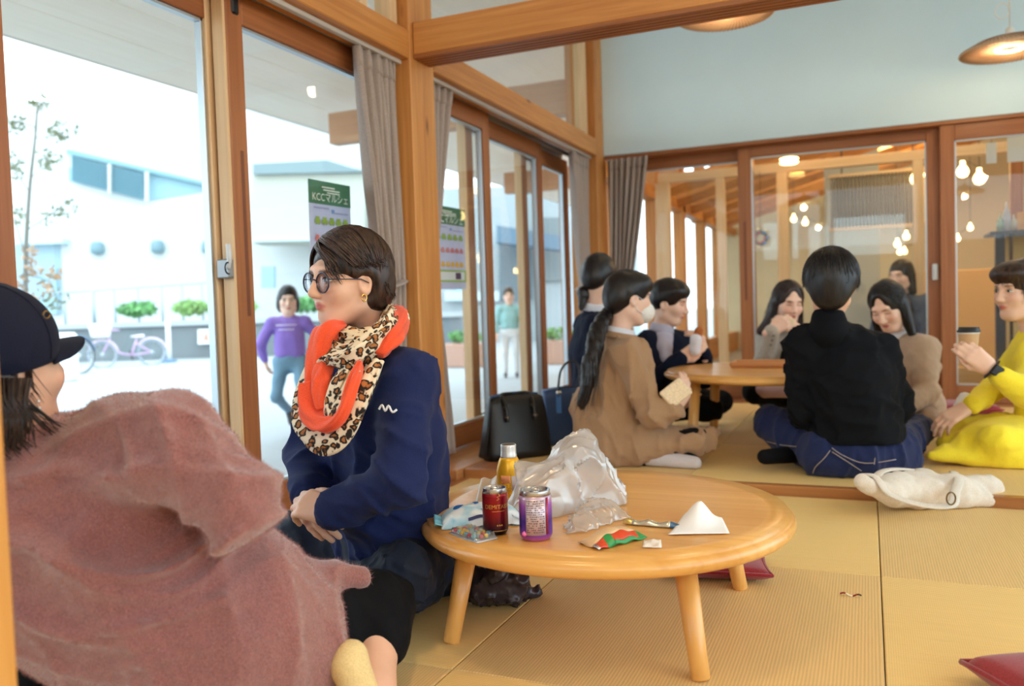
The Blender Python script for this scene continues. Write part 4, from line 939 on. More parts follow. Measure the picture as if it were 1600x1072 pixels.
# candy blister: tray with coloured beads
c = at(739, 838); d1 = nrm(at(768, 850) - at(712, 830)); d2 = A(-d1[1], d1[0], 0)
bp_ = root('candy_blister', c, 'clear blister strip of coloured candy beads at the table rim', 'candy')
V, F = sheet(lambda u, v: tuple(c + d1 * (u - .5) * .105 + d2 * (v - .5) * .056 * (1 - .35 * abs(u - .5) ** 2) + UP * (.002 + .001 * math.sin(u * 9))), 14, 6); V, F = thick(V, F, .0015); ob('blister_tray', V, F, plain('blister_foil', (206, 212, 222), .25, .5), bp_, True)
CC = [plain('bead_red', (206, 56, 74), .3), plain('bead_blue', (96, 176, 206), .3), plain('bead_yellow', (240, 196, 60), .3), plain('bead_teal', (150, 206, 216), .3)]
bv, bf = lathevf([(.001, -.004), (.0042, -.002), (.005, .001), (.004, .004), (.001, .0055)], (0, 0, 0), 10)
for i in range(7):
    for j in range(4):
        if i == 6 and j in (0, 3): continue
        q = c + d1 * ((i - 3) * .0128) + d2 * ((j - 1.5) * .0118 + .002 * (i % 2)) + UP * .007
        ob('candy_bead', bv + q, bf, CC[(i * 3 + j * 2 + (i * j) % 3) % 4], bp_, True)
V, F = sheet(lambda u, v: tuple(c + d1 * (u - .5) * .098 + d2 * (v - .5) * .05 + UP * (.0128 * (min(u, 1 - u, v, 1 - v) > .03) + .0012 * math.sin(u * 44) * math.sin(v * 25) + .001)), 36, 20); ob('blister_cover', V, F, filmmat('clear_film', (240, 244, 250), .10, .08), bp_, True)
# paper things
NAP = plain('napkin_white', (244, 244, 246), .85, bump=.05)
def crumple(name, corners, zf, mat, label, cat, nu=18, nv=18, th=.0008):
    a, b, cc, d = [A(*q) for q in corners]
    fn = lambda u, v: tuple((a * (1 - u) + b * u) * (1 - v) + (d * (1 - u) + cc * u) * v + UP * zf(u, v))
    V, F = sheet(fn, nu, nv); V[:, 2] = np.maximum(V[:, 2], TZ + .0015); V, F = thick(V, F, th); return ob(name, V, F, mat, None, True, label, cat)
g = lambda u, v, c0, c1, w: math.exp(-((u - c0) ** 2 + (v - c1) ** 2) / w)
crumple('paper_napkin', [at(1044, 838), at(1140, 836), at(1128, 812), at(1078, 806)], lambda u, v: .004 + .030 * g(u, v, .35, .75, .12) + .012 * max(0, 1 - abs(u - .4) * 3) * v, NAP, 'folded white paper napkin tented on the near table', 'napkin')
crumple('paper_scrap', [at(1004, 857), at(1034, 858), at(1033, 845), at(1006, 846)], lambda u, v: .003 + .004 * math.sin(u * 9) * math.sin(v * 6), plain('scrap_paper', (240, 232, 222), .7), 'tiny torn paper scrap near the front rim of the table', 'scrap', 8, 8)
crumple('greaseproof_paper', [at(742, 792), at(792, 786), at(796, 762), at(752, 762)], lambda u, v: .004 + .02 * v + .014 * g(u, v, .7, .8, .08) + .003 * math.sin(u * 13), filmmat('greaseproof', (238, 214, 180), .8, .4), 'loose sheet of tan greaseproof paper behind the red can', 'paper')
# snack pouch, orange and green edges
c = at(957, 846); d1 = nrm(at(1000, 836) - at(918, 856)); d2 = A(-d1[1], d1[0], 0)
sp_ = root('snack_pouch', c, 'opened snack pouch with red and green stripes on the near table', 'pouch')
def pouch(u, v): return c + d1 * (u - .5) * .125 + d2 * (v - .5) * .065 + UP * (.003 + .024 * (math.sin(math.pi * u) * math.sin(math.pi * v)) ** .6 + .002 * math.sin(20 * u + 9 * v))
def band2(nm, u0, u1, v0, v1, mat):
    V, F = sheet(lambda a, b: tuple(pouch(u0 + (u1 - u0) * a, v0 + (v1 - v0) * b)), 16, 8); V, F = thick(V, F, .001); ob(nm, V, F, mat, sp_, True)
band2('pouch_film', .0, 1, .28, 1, plain('pouch_tan', (222, 186, 140), .35)); band2('red_stripe', .34, .86, .06, .28, plain('pouch_red', (206, 66, 30), .35)); band2('green_stripe', .2, .34, 0, .28, plain('pouch_green', (40, 140, 70), .35))
band2('red_stripe', .04, .2, 0, .28, plain('pouch_red', (206, 66, 30), .35)); band2('silver_edge', 0, .04, 0, .28, CANM); band2('green_stripe', .34, 1, 0, .06, plain('pouch_green', (40, 140, 70), .35)); band2('green_stripe', .86, 1, .06, .28, plain('pouch_green', (40, 140, 70), .35))
# long shiny stick wrapper
c = at(1018, 822); d1 = nrm(at(1062, 825) - at(978, 818)); d2 = A(-d1[1], d1[0], 0)
sw_ = root('stick_wrapper', c, 'narrow shiny foil stick wrapper lying on the near table', 'wrapper')
for nm, u0, u1, m in (('foil_end', 0, .16, plain('foil_gold', (206, 178, 110), .25, .6)), ('foil_body', .16, .85, plain('foil_silver', (206, 204, 190), .22, .7)), ('blue_end', .85, 1, plain('foil_blue', (70, 110, 150), .3, .4))):
    V, F = sheet(lambda a, b: tuple(c + d1 * ((u0 + (u1 - u0) * a) - .5) * .118 + d2 * (b - .5) * .022 + UP * (.003 + .008 * math.sin(math.pi * b) * (1 + .3 * math.sin(17 * (u0 + (u1 - u0) * a))))), 14, 7); V, F = thick(V, F, .0008); ob(nm, V, F, m, sw_, True)
# big translucent plastic bag and a film wrapper in front
FILM = filmmat('bag_film', (246, 248, 252), .42, .2, .55)
def rid(X, s, seed):
    w1 = 1 - np.minimum(np.abs(wob(X, s, seed)), 1); w2 = 1 - np.minimum(np.abs(wob(X, s * 2.0, seed + 1)), 1); return -.009 * w1 ** 4 - .0035 * w2 ** 4 + .003 + .003 * wob(X, s * .7, seed + 2)
BT = lambda px, py, t: P(px, py, t)
pr = [cap(BT(830, 800, 1.86), BT(940, 800, 1.95), .045, .05, .06), cap(BT(850, 780, 1.88), BT(900, 715, 1.92), .055, .035, .05), cap(BT(900, 712, 1.92), BT(918, 686, 1.94), .032, .018, .04), cap(BT(905, 720, 1.92), BT(955, 770, 1.95), .04, .03, .05),
      cap(BT(818, 735, 1.9), BT(822, 800, 1.86), .013, .02, .03), cap(BT(818, 738, 1.9), BT(880, 745, 1.9), .012, .03, .03), cap(BT(940, 740, 1.95), BT(968, 765, 1.97), .022, .01, .03)]
V, F = surf(pr, .0042, lambda X: rid(X * A(1, 1, .6), 30, 3), TZ + .002)
ob('plastic_bag', V, F, FILM, None, True, 'crumpled translucent white plastic bag heaped on the near table', 'bag')
pr = [cap(BT(985, 832, 1.80), BT(915, 832, 1.75), .016, .024, .04), cap(BT(925, 808, 1.83), BT(895, 840, 1.72), .026, .016, .04), cap(BT(882, 856, 1.66), BT(940, 806, 1.82), .008, .034, .04), cap(BT(955, 815, 1.83), BT(990, 838, 1.78), .022, .008, .04)]
V, F = surf(pr, .005, lambda X: rid(X, 60, 9), TZ + .002)
ob('film_wrapper', V, F, filmmat('film_peach', (250, 238, 226), .38, .15, .5), None, True, 'thin clear film wrapper draped over the snack pouch', 'wrapper')
# ------------------------------------------------------------------ things on the floor
RED = fabric('cushion_red', (150, 26, 40), .85, .3, 300, .4, .15)
def cushion(c, sx, sy, h, rot, label, zf=0.0, studs=True):
    ca, sa = math.cos(rot), math.sin(rot)
    def fn(u, v, s):
        x = (u - .5) * 2; y = (v - .5) * 2; k = max(0, (1 - x ** 4)) ** .5 * max(0, (1 - y ** 4)) ** .5
        px, py = x * sx * (1 - .08 * (1 - y * y)), y * sy * (1 - .08 * (1 - x * x))
        return (c[0] + px * ca - py * sa, c[1] + px * sa + py * ca, zf + h / 2 + s * (h / 2 - .004) * k ** .7 + (.004 if s > 0 else 0))
    r = root('floor_cushion', (c[0], c[1], zf), label, 'cushion', 'red floor cushions')
    V1, F1 = sheet(lambda u, v: fn(u, v, 1), 24, 24); V2, F2 = sheet(lambda u, v: fn(u, v, -1), 24, 24)
    V, F = joinvf([(V1, F1), (V2, [f[::-1] for f in F2])]); ob('cover', V, F, RED, r, True)
    for k in range(4):
        pts = [fn(*q, 1) for q in [((0 if k == 0 else 1 if k == 2 else t), (0 if k == 1 else 1 if k == 3 else t)) for t in np.linspace(0, 1, 10)]]
        tube('piping', pts, .005, RED, r, 6)
q = FL(1118, 892); cushion(q, .135, .11, .045, .2, 'red floor cushion behind the far table leg of the near table')
q = FL(1752, 1125); cushion(q, .17, .17, .07, .5, 'red floor cushion cut off at the bottom right corner')
q = FL(1492, 641, S); cushion(A(.50, 5.35), .16, .16, .07, .1, 'red floor cushion against the rear doors', S)
# dark plastic bag under the table
pr = [cap(FL(760, 912, .05), FL(800, 925, .035), .05, .03, .06), cap(FL(800, 925, .02), FL(842, 926, .012), .028, .012, .03), cap(FL(765, 905, .05), FL(778, 890, .1), .05, .02, .05), cap(FL(790, 915, .04), FL(815, 905, .07), .03, .015, .04)]
V, F = surf(pr, .006, lambda X: rid(X, 50, 21) * 1.3, .001)
t_ = NT('dark_film'); t_.b.inputs['Base Color'].default_value = lin(58, 52, 60); t_.b.inputs['Roughness'].default_value = .25
ob('dark_plastic_bag', V, F, t_.m, None, True, 'crumpled dark plastic bag on the tatami under the near table', 'bag')
# red and white twist of wrapper on the tatami
a, b = FL(1313, 930), FL(1346, 934); d1 = nrm(b - a); L = np.linalg.norm(b - a)
tw = root('candy_wrapper', (a + b) / 2, 'tiny red and white candy wrapper twist on the tatami', 'wrapper')
for nm, u0, u1, m in (('red_end', 0, .25, plain('wrap_red', (150, 40, 30), .5)), ('white_middle', .25, .6, plain('wrap_white', (240, 226, 200), .5)), ('red_middle', .6, .8, plain('wrap_red', (150, 40, 30), .5)), ('brown_end', .8, 1, plain('wrap_brown', (96, 64, 36), .6))):
    tube(nm, [a + d1 * L * (u0 + (u1 - u0) * t) + UP * (.004 + .003 * math.sin(9 * (u0 + (u1 - u0) * t))) for t in np.linspace(0, 1, 5)], .0035, m, tw, 6, flat=.5)
# canvas tote lying over the step
CAN = fabric('canvas', (226, 214, 200), .9, .1, 420, .3, .08)
tt = root('tote_bag', A(.17, 3.02, 0), 'cream canvas tote bag lying across the step edge', 'bag')
pr = [cap(P(1400, 770, 2.78), P(1490, 772, 2.82), .045, .05, .05), cap(P(1490, 768, 2.85), P(1548, 764, 2.88), .048, .04, .05), cap(P(1380, 760, 2.78), P(1440, 752, 2.88), .03, .035, .05), cap(P(1520, 780, 2.80), P(1545, 782, 2.80), .02, .016, .04), cap(P(1345, 752, 2.72), P(1400, 775, 2.72), .02, .03, .04)]
V, F = surf(pr, .008, lambda X: -.008 * np.abs(wob(X, 22, 5)) + .003 * wob(X, 60, 6), .002); ob('tote_body', V, F, CAN, tt, True)
tube('strap', spline([P(1345, 742, 2.76), P(1368, 745, 2.72), P(1390, 772, 2.66), P(1440, 789, 2.62), P(1485, 790, 2.62), P(1492, 770, 2.70), P(1498, 750, 2.78), P(1490, 738, 2.88)], 28), .016, CAN, tt, 8, flat=.3)
tube('strap', spline([P(1430, 735, 2.9), P(1400, 733, 2.86), P(1376, 738, 2.82), P(1372, 750, 2.78), P(1390, 760, 2.76)], 20), .016, CAN, tt, 8, flat=.3)
q = P(1486, 779, 2.60); tube('strap_ring', [q + .014 * (math.cos(t) * RIGHT + math.sin(t) * UP * 1.4) for t in np.linspace(0, 6.283, 17)], .0025, plain('brass', (120, 96, 60), .35, .8), tt, 6)
# handbags
def trapbag(name, c, fd, w0, w1, d0, d1_, h, mat, label, bulge=.02):
    f = nrm(fd); s = A(-f[1], f[0], 0)
    r = root(name, c, label, 'handbag')
    n = 17
    V, F = [], []
    for k in range(9):
        z = h * k / 8; a = w0 + (w1 - w0) * k / 8; b = d0 + (d1_ - d0) * k / 8
        for t in np.linspace(0, 2 * math.pi, 32, endpoint=False):
            ct, st_ = math.cos(t), math.sin(t); ex = .32
            x = math.copysign(abs(ct) ** ex, ct) * a / 2; y = math.copysign(abs(st_) ** ex, st_) * b / 2
            y += math.copysign(bulge, st_) * math.sin(math.pi * k / 8) * .5 * (1 - (2 * x / a) ** 2); z2 = z + (.012 * (1 - (2 * x / a) ** 2) if k == 8 else 0)
            V.append(c + s * x + f * y + UP * z2)
    for k in range(8):
        for j in range(32): F.append((k * 32 + j, k * 32 + (j + 1) % 32, (k + 1) * 32 + (j + 1) % 32, (k + 1) * 32 + j))
    F.append(tuple(range(32))[::-1]); F.append(tuple(range(256, 288)))
    ob('bag_body', V, F, mat, r, True); return r, f, s
BLK = plain('bag_black', (16, 15, 17), .45, bump=.15, bscale=260); BLE = plain('bag_black_edge', (26, 26, 30), .35)
c = FL(806, 712, S + .002); r, f, s = trapbag('handbag', c, A(.75, -.66, 0), .33, .26, .17, .06, .275, BLK, 'black leather handbag standing on the raised floor by the window')
if s @ RIGHT < 0: s = -s
for k in (-1, 1):
    b = c + s * k * .07
    tube('handle', spline([b + f * .075 + UP * .17, b + f * .06 + UP * .24, b + f * .01 + UP * .285, c + s * k * .02 + UP * .29, c - s * k * .05 + UP * .285], 20), .008, BLE, r, 8)
    tube('side_piping', spline([c + s * k * .165 + f * .03 * 1 + UP * .02, c + s * k * .15 + f * .035 + UP * .15, c + s * k * .13 + f * .025 + UP * .27], 12), .005, BLE, r, 6)
    for z, o_ in ((.235, .055), (.19, .072)):
        lathe('stud', [(.011, -.004), (.011, .004), (.004, .007)], b + f * o_ + UP * z, plain('stud_pewter', (120, 108, 100), .35, .7), r, 12)
tube('top_zip', spline([c - s * .12 + UP * .28, c + UP * .292, c + s * .12 + UP * .28], 10), .007, plain('zip_blue', (60, 84, 120), .4), r, 6)
BLU_ = plain('bag_blue', (36, 62, 104), .5, bump=.15, bscale=260)
c = FL(889, 693, S + .002); r, f, s = trapbag('handbag', c, A(.45, -.89, 0), .24, .25, .11, .09, .27, BLU_, 'navy blue tote handbag behind the black handbag', .005)
if s @ RIGHT < 0: s = -s
tube('handle', spline([c - s * .05 + f * .05 + UP * .23, c - s * .05 + f * .05 + UP * .29, c - s * .03 + f * .02 + UP * .37, c + s * .02 + UP * .41, c + s * .06 + UP * .38, c + s * .06 + f * .02 + UP * .26], 26), .006, plain('strap_dark', (40, 34, 36), .5), r, 8)
box('handle_tab', c - s * .062 + f * .046 + UP * .16, c - s * .04 + f * .062 + UP * .27, plain('tab_blue', (70, 110, 160), .4), r, .003)
lathe('ring', [(.012, -.008), (.014, 0), (.012, .008)], c - s * .05 + f * .056 + UP * .262, plain('ring_silver', (214, 206, 190), .3, .8), r, 12)
# ------------------------------------------------------------------ people
def skinmat():
    t = NT('skin'); at_ = t.add('ShaderNodeVertexColor'); at_.layer_name = 'tone'
    nz = t.add('ShaderNodeTexNoise'); nz.inputs['Scale'].default_value = 40; mx = t.add('ShaderNodeMix', data_type='RGBA', blend_type='MULTIPLY'); mx.inputs[0].default_value = .35
    tc = t.add('ShaderNodeTexCoord'); t.ln(tc, 'Object', nz, 0); r = t.ramp([(.3, (.86, .80, .78, 1)), (.7, (1, 1, 1, 1))]); t.ln(nz, 0, r, 0)
    t.ln(at_, 0, mx, 6); t.ln(r, 0, mx, 7); t.ln(mx, 2, t.b, 'Base Color'); b = t.b
    b.inputs['Roughness'].default_value = .5; b.inputs['Specular IOR Level'].default_value = .35
    b.inputs['Subsurface Weight'].default_value = .12; b.inputs['Subsurface Radius'].default_value = (1, .35, .2); b.inputs['Subsurface Scale'].default_value = .006
    return t.m
SKIN = skinmat()
def hairmat(name, c1, c2):
    t = NT(name); mp = t.coords((60, 60, 9), True); nz = t.add('ShaderNodeTexNoise'); nz.inputs['Scale'].default_value = 2; nz.inputs['Detail'].default_value = 4; t.ln(mp, 0, nz, 0)
    r = t.ramp([(.35, lin(*c1)), (.7, lin(*c2))]); t.ln(nz, 0, r, 0); t.ln(r, 0, t.b, 'Base Color'); t.b.inputs['Roughness'].default_value = .38; t.b.inputs['Specular IOR Level'].default_value = .4
    bp = t.add('ShaderNodeBump'); bp.inputs['Strength'].default_value = .5; bp.inputs['Distance'].default_value = .003; t.ln(nz, 0, bp, 'Height'); t.ln(bp, 0, t.b, 'Normal'); return t.m
HB = hairmat('hair_black', (14, 11, 13), (34, 27, 28)); HBR = hairmat('hair_brown', (26, 17, 15), (70, 47, 37)); HDB = hairmat('hair_dark_brown', (26, 18, 18), (58, 40, 36))
TONE = lin(226, 178, 150)[:3]; TONE_P = lin(236, 196, 174)[:3]
class Head:
    def __init__(s, c, fwd, pitch=0, roll=0, scale=1.0):
        f = nrm(A(fwd[0], fwd[1], 0)); r = np.cross(f, UP)
        f = nrm(f * math.cos(pitch) + UP * math.sin(pitch)); u = np.cross(r, f)
        r, u = nrm(r * math.cos(roll) + u * math.sin(roll)), nrm(u * math.cos(roll) - r * math.sin(roll))
        s.R = np.stack([r, f, u], 1) * scale; s.c = A(*c); s.scale = scale
    def w(s, p): return s.c + np.asarray(p, float) @ s.R.T
    def l(s, p): return (np.asarray(p, float) - s.c) @ s.R / s.scale ** 2
FACE = [ell((0, -.014, .032), (.074, .092, .090), k=.02), ell((0, .018, -.030), (.062, .068, .078), k=.03), ell((0, .048, -.088), (.030, .028, .024), k=.03), cap((-.045, .0, -.06), (-.02, .05, -.092), .022, .018, .02), cap((.045, .0, -.06), (.02, .05, -.092), .022, .018, .02),
        ell((.034, .058, -.022), (.026, .024, .024), k=.025), ell((-.034, .058, -.022), (.026, .024, .024), k=.025), cap((-.03, .076, .030), (.03, .076, .030), .012, None, .02),
        ell((.032, .088, .006), (.019, .016, .011), k=.016, op='s'), ell((-.032, .088, .006), (.019, .016, .011), k=.016, op='s'),
        cap((0, .084, .018), (0, .102, -.026), .007, .0115, .012), ell((.011, .094, -.031), (.0085, .009, .0075), k=.008), ell((-.011, .094, -.031), (.0085, .009, .0075), k=.008),
        ell((0, .0805, -.053), (.020, .0125, .0055), k=.008), ell((0, .0795, -.0625), (.017, .012, .0060), k=.007),
        ell((.0735, -.006, -.006), (.008, .018, .030), k=.012), ell((-.0735, -.006, -.006), (.008, .018, .030), k=.012), ell((.079, -.002, -.004), (.006, .011, .018), k=.006, op='s'), ell((-.079, -.002, -.004), (.006, .011, .018), k=.006, op='s')]
def face_mesh(hd, neck, h=.004, tone=TONE, neck_r=.045):
    nl = hd.l(neck); pr = FACE[:5] + [cap((0, -.022, -.045), tuple(nl), neck_r * .98, neck_r * 1.08, .03)] + FACE[5:]
    V, F = surf(pr, h)
    C = np.tile(np.array([*tone, 1.0]), (len(V), 1)); x, y, z = V.T
    def paint(m, col, a=1.0):
        m = np.clip(m, 0, 1)[:, None] * a; C[:, :3] = C[:, :3] * (1 - m) + np.array(col) * m
    lip = 1.6 - ((x / .022) ** 2 + ((z + .058) / .0105) ** 2) * 1.4; paint(lip * (y > .07), lin(196, 110, 104)[:3])
    for s_ in (-1, 1):
        br = 1.8 - (((x - s_ * .032) / .020) ** 2 + ((z - .028 + .12 * abs(1) * (np.abs(x) - .032) ** 2 * 60) / .0048) ** 2) * 1.5; paint(br * (y > .05), lin(96, 66, 54)[:3], .75)
        ck = 1 - (((x - s_ * .040) / .026) ** 2 + ((z + .022) / .022) ** 2); paint(ck * (y > .02), lin(226, 150, 128)[:3], .35)
    return hd.w(V), F, C
def hand_mesh(wrist, fdir, back, side, curl=.5, spread=1.0, thumb=.5, scale=1.0, h=.0034, tone=TONE, curls=None):
    """side +1: thumb on the +x side of the hand frame (x = f x back)"""
    f = nrm(fdir); b = nrm(back - f * (np.asarray(back) @ f)); x = np.cross(f, b); s = side
    pr = []; kn = [(.027, .084), (.009, .089), (-.009, .085), (-.026, .076)]; ln_ = [(.040, .024, .020), (.044, .028, .021), (.041, .026, .020), (.032, .019, .018)]
    pr.append(cap((s * .008, -.03, 0), (s * .004, .01, 0), .0235, .025, .02))
    for (kx, ky) in kn: pr.append(cap((s * kx * .65, .012, 0), (s * kx, ky, .002), .0165, .0115, .014))
    for i, ((kx, ky), ls) in enumerate(zip(kn, ln_)):
        p = A(s * kx, ky, .002); a = (curls[i] if curls else curl) * (1 + .08 * i); th = 0.0; r = [.0098, .009, .0082, .0072]; r = [q * (1 if i < 3 else .88) for q in r]
        fan = (kx * 2.2) * spread * s
        for j, L in enumerate(ls):
            th += a * (.75, 1.0, .65)[j]; d = nrm(A(fan * math.cos(th), math.cos(th), -math.sin(th))); q = p + d * L; pr.append(cap(p, q, r[j], r[j + 1], .004 if j else .008)); p = q
    t0 = A(s * .020, .018, -.004); t1 = t0 + A(s * (.030 - .012 * thumb), .030, -.014 * thumb - .004); t2 = t1 + A(s * (.012 - .024 * thumb), .029, -.012 * thumb); t3 = t2 + A(s * (.004 - .020 * thumb), .021, -.006 * thumb)
    pr += [cap(t0, t1, .016, .0115, .014), cap(t1, t2, .0112, .0098, .005), cap(t2, t3, .0098, .0078, .004)]
    V, F = surf(pr, h); V = V * scale
    R = np.stack([x, f, b], 1); W = A(*wrist) + V @ R.T
    C = np.tile(np.array([*tone, 1.0]), (len(V), 1)); return W, F, C
def body(parts, par, name='body'):
    VV = np.concatenate([p[0] for p in parts]); n = 0; FF = []
    for p in parts: FF.append(p[1] + n); n += len(p[0])
    CC = np.concatenate([p[2] for p in parts]); o = ob(name, VV, np.concatenate(FF), SKIN, par, True)
    ca = o.data.color_attributes.new('tone', 'FLOAT_COLOR', 'POINT'); ca.data.foreach_set('color', CC.astype(np.float32).ravel()); return o
def flesh(prims, h=.012, tone=TONE, zmin=None):
    V, F = surf(prims, h, None, zmin); return V, F, np.tile(np.array([*tone, 1.0]), (len(V), 1))
def torso(J, r=1.0, flat=.055, low=None):
    """smooth trunk and arms of a top"""
    ax = nrm(J['shL'] - J['shR']); mid = (J['shL'] + J['shR']) / 2; pv = J['pelvis']; ch = J['chest']; hx = nrm(J['hipL'] - J['hipR'])
    pr = []
    for s in (-1, 1):
        pr += [cap(pv + hx * s * flat * 1.1, ch + ax * s * flat, .112 * r, .105 * r, .05), cap(ch + ax * s * flat, mid + ax * s * flat * 1.1 - UP * .03, .105 * r, .078 * r, .05)]
        sh, el, wr = (J['shL'], J['elL'], J['wrL']) if s > 0 else (J['shR'], J['elR'], J['wrR'])
        pr += [cap(mid + ax * s * .04 + UP * .005, sh, .062 * r, .063 * r, .04), cap(sh, el, .064 * r, .054 * r, .035), cap(el, wr, .053 * r, .040 * r, .03)]
    pr.append(cap(mid - UP * .02, J['neck'] - (J['neck'] - mid) * .25, .075 * r, .054 * r, .04)); return pr
def legs(J, r=1.0):
    pr = [cap(J['hipL'], J['hipR'], .105 * r, .105 * r, .05), cap(J['pelvis'], J['pelvis'] + (J['chest'] - J['pelvis']) * .25, .11 * r, .105 * r, .05)]
    for s in 'LR':
        pr += [cap(J['hip' + s], J['kn' + s], .088 * r, .062 * r, .04), cap(J['kn' + s], J['an' + s], .060 * r, .043 * r, .03)]
    return pr
def feet(J, r=1.0):
    return [cap(J['an' + s], J['to' + s], .038 * r, .030 * r, .02) for s in 'LR' if 'to' + s in J]
def folds(amp, s, seed, joints=()):
    def f(X):
        r1 = 1 - np.minimum(np.abs(wob(X * A(1, 1, .7), s * 1.2, seed)), 1); r2 = 1 - np.minimum(np.abs(wob(X * A(1, 1, .8), s * 2.3, seed + 3)), 1)
        d = amp * (.7 - 1.5 * r1 ** 3 - .7 * r2 ** 3 + .5 * wob(X, s * .7, seed + 5))
        for (c, rad, a, fr, ax) in joints:
            q = X - A(*c); w = np.exp(-(q * q).sum(1) / rad ** 2); v = (1 - np.abs(np.sin(.5 * (q @ A(*ax)) * fr + 1.3 * wob(X, 10, seed + 7)))) ** 2 * 1.6 - .5; d = d - a * w * v
        return d
    return f
def wear(name, prims, mat, par, h=.009, amp=.006, s=17, seed=1, joints=(), zmin=None):
    V, F = surf(prims, h, folds(amp, s, seed, joints), zmin); return ob(name, V, F, mat, par, True)
def strands(hd, spec, mat, par, name='hair_strands', r=.0016, seed=0, rad=(.083, .104, .103), cen=(0, -.016, .032)):
    """spec: list of (start dir, end dir, n, jitter, tail vector list) in the head's frame"""
    g = np.random.default_rng(seed); parts = []
    for (d0, d1, n, jit, tail) in spec:
        for i in range(n):
            a = nrm(A(*d0) + g.normal(size=3) * jit); b = nrm(A(*d1) + g.normal(size=3) * jit); pts = []
            lift = 1 + g.uniform(-.01, .035)
            om = math.acos(np.clip(a @ b, -1, 1)) + 1e-6
            for t in np.linspace(0, 1, 7):
                q = (math.sin((1 - t) * om) * a + math.sin(t * om) * b) / math.sin(om); pts.append(A(*cen) + q * A(*rad) * lift)
            for tv in tail: pts.append(pts[-1] + A(*tv) * g.uniform(.8, 1.2) + g.normal(size=3) * .004)
            pts = np.array(pts); m = len(pts); rr_ = r * g.uniform(.6, 1.3) * np.concatenate([np.ones(m - 2), [.7, .15]])
            V, F = tubevf(hd.w(pts), rr_ * hd.scale, 4, False); parts.append((V, F))
    V, F = joinvf(parts); return tag(ob(name, V, F, mat, par, True), kind='stuff')
def hair(hd, prims, mat, par, h=.005, amp=.0025, s=55, name='hair', seed=2):
    V, F = surf(prims, h, lambda X: amp * wob(X * A(1, 1, .35), s, seed)); return ob(name, hd.w(V), F, mat, par, True)
def mir(prims): return [(k, a * A(-1, 1, 1), b * A(-1, 1, 1) if k == 'c' else b, c, e, kk, op) for (k, a, b, c, e, kk, op) in prims]
def mirs(spec): return [((-a[0], a[1], a[2]), (-b[0], b[1], b[2]), n, j, [(-t[0], t[1], t[2]) for t in tl]) for (a, b, n, j, tl) in spec]
CAP_ = [ell((0, -.018, .035), (.083, .102, .101), k=.02)]
FCUT = [ell((0, .112, -.030), (.064, .080, .082), k=.02, op='s')]
def eyes(hd, par, open_=True, h=1.0, seg=12):
    for s in (-1, 1):
        c = A(s * .0315, .0755, .0065)
        if open_:
            V, F = lathevf([(.001, -1), (.6, -.8), (.9, -.4), (1, 0), (.9, .4), (.6, .8), (.001, 1)], (0, 0, 0), seg); V = np.array(V) * A(.0145, .0095, .0075 * h) + c
            e = ob('eye', hd.w(V), F, plain('eye_white', (228, 224, 220), .25), par, True)
            V, F = lathevf([(.001, -1), (.7, -.7), (1, 0), (.7, .7), (.001, 1)], (0, 0, 0), 10); V = np.array(V) * A(.0058, .003, .0062 * h) + c + A(0, .0082, 0)
            ob('iris', hd.w(V), F, plain('iris_dark', (34, 22, 18), .15), e, True)
        tube('eyelash', hd.w([c + A(x, .0085 - abs(x) * .25, (.0078 * h if open_ else -.001) * (1 - (x / .018) ** 2)) for x in np.linspace(-.016, .016, 7)]), .0012, plain('lash', (30, 20, 20), .6), par, 5)
LR = lambda c, ax, d: (A(*c) + nrm(ax) * d, A(*c) - nrm(ax) * d)

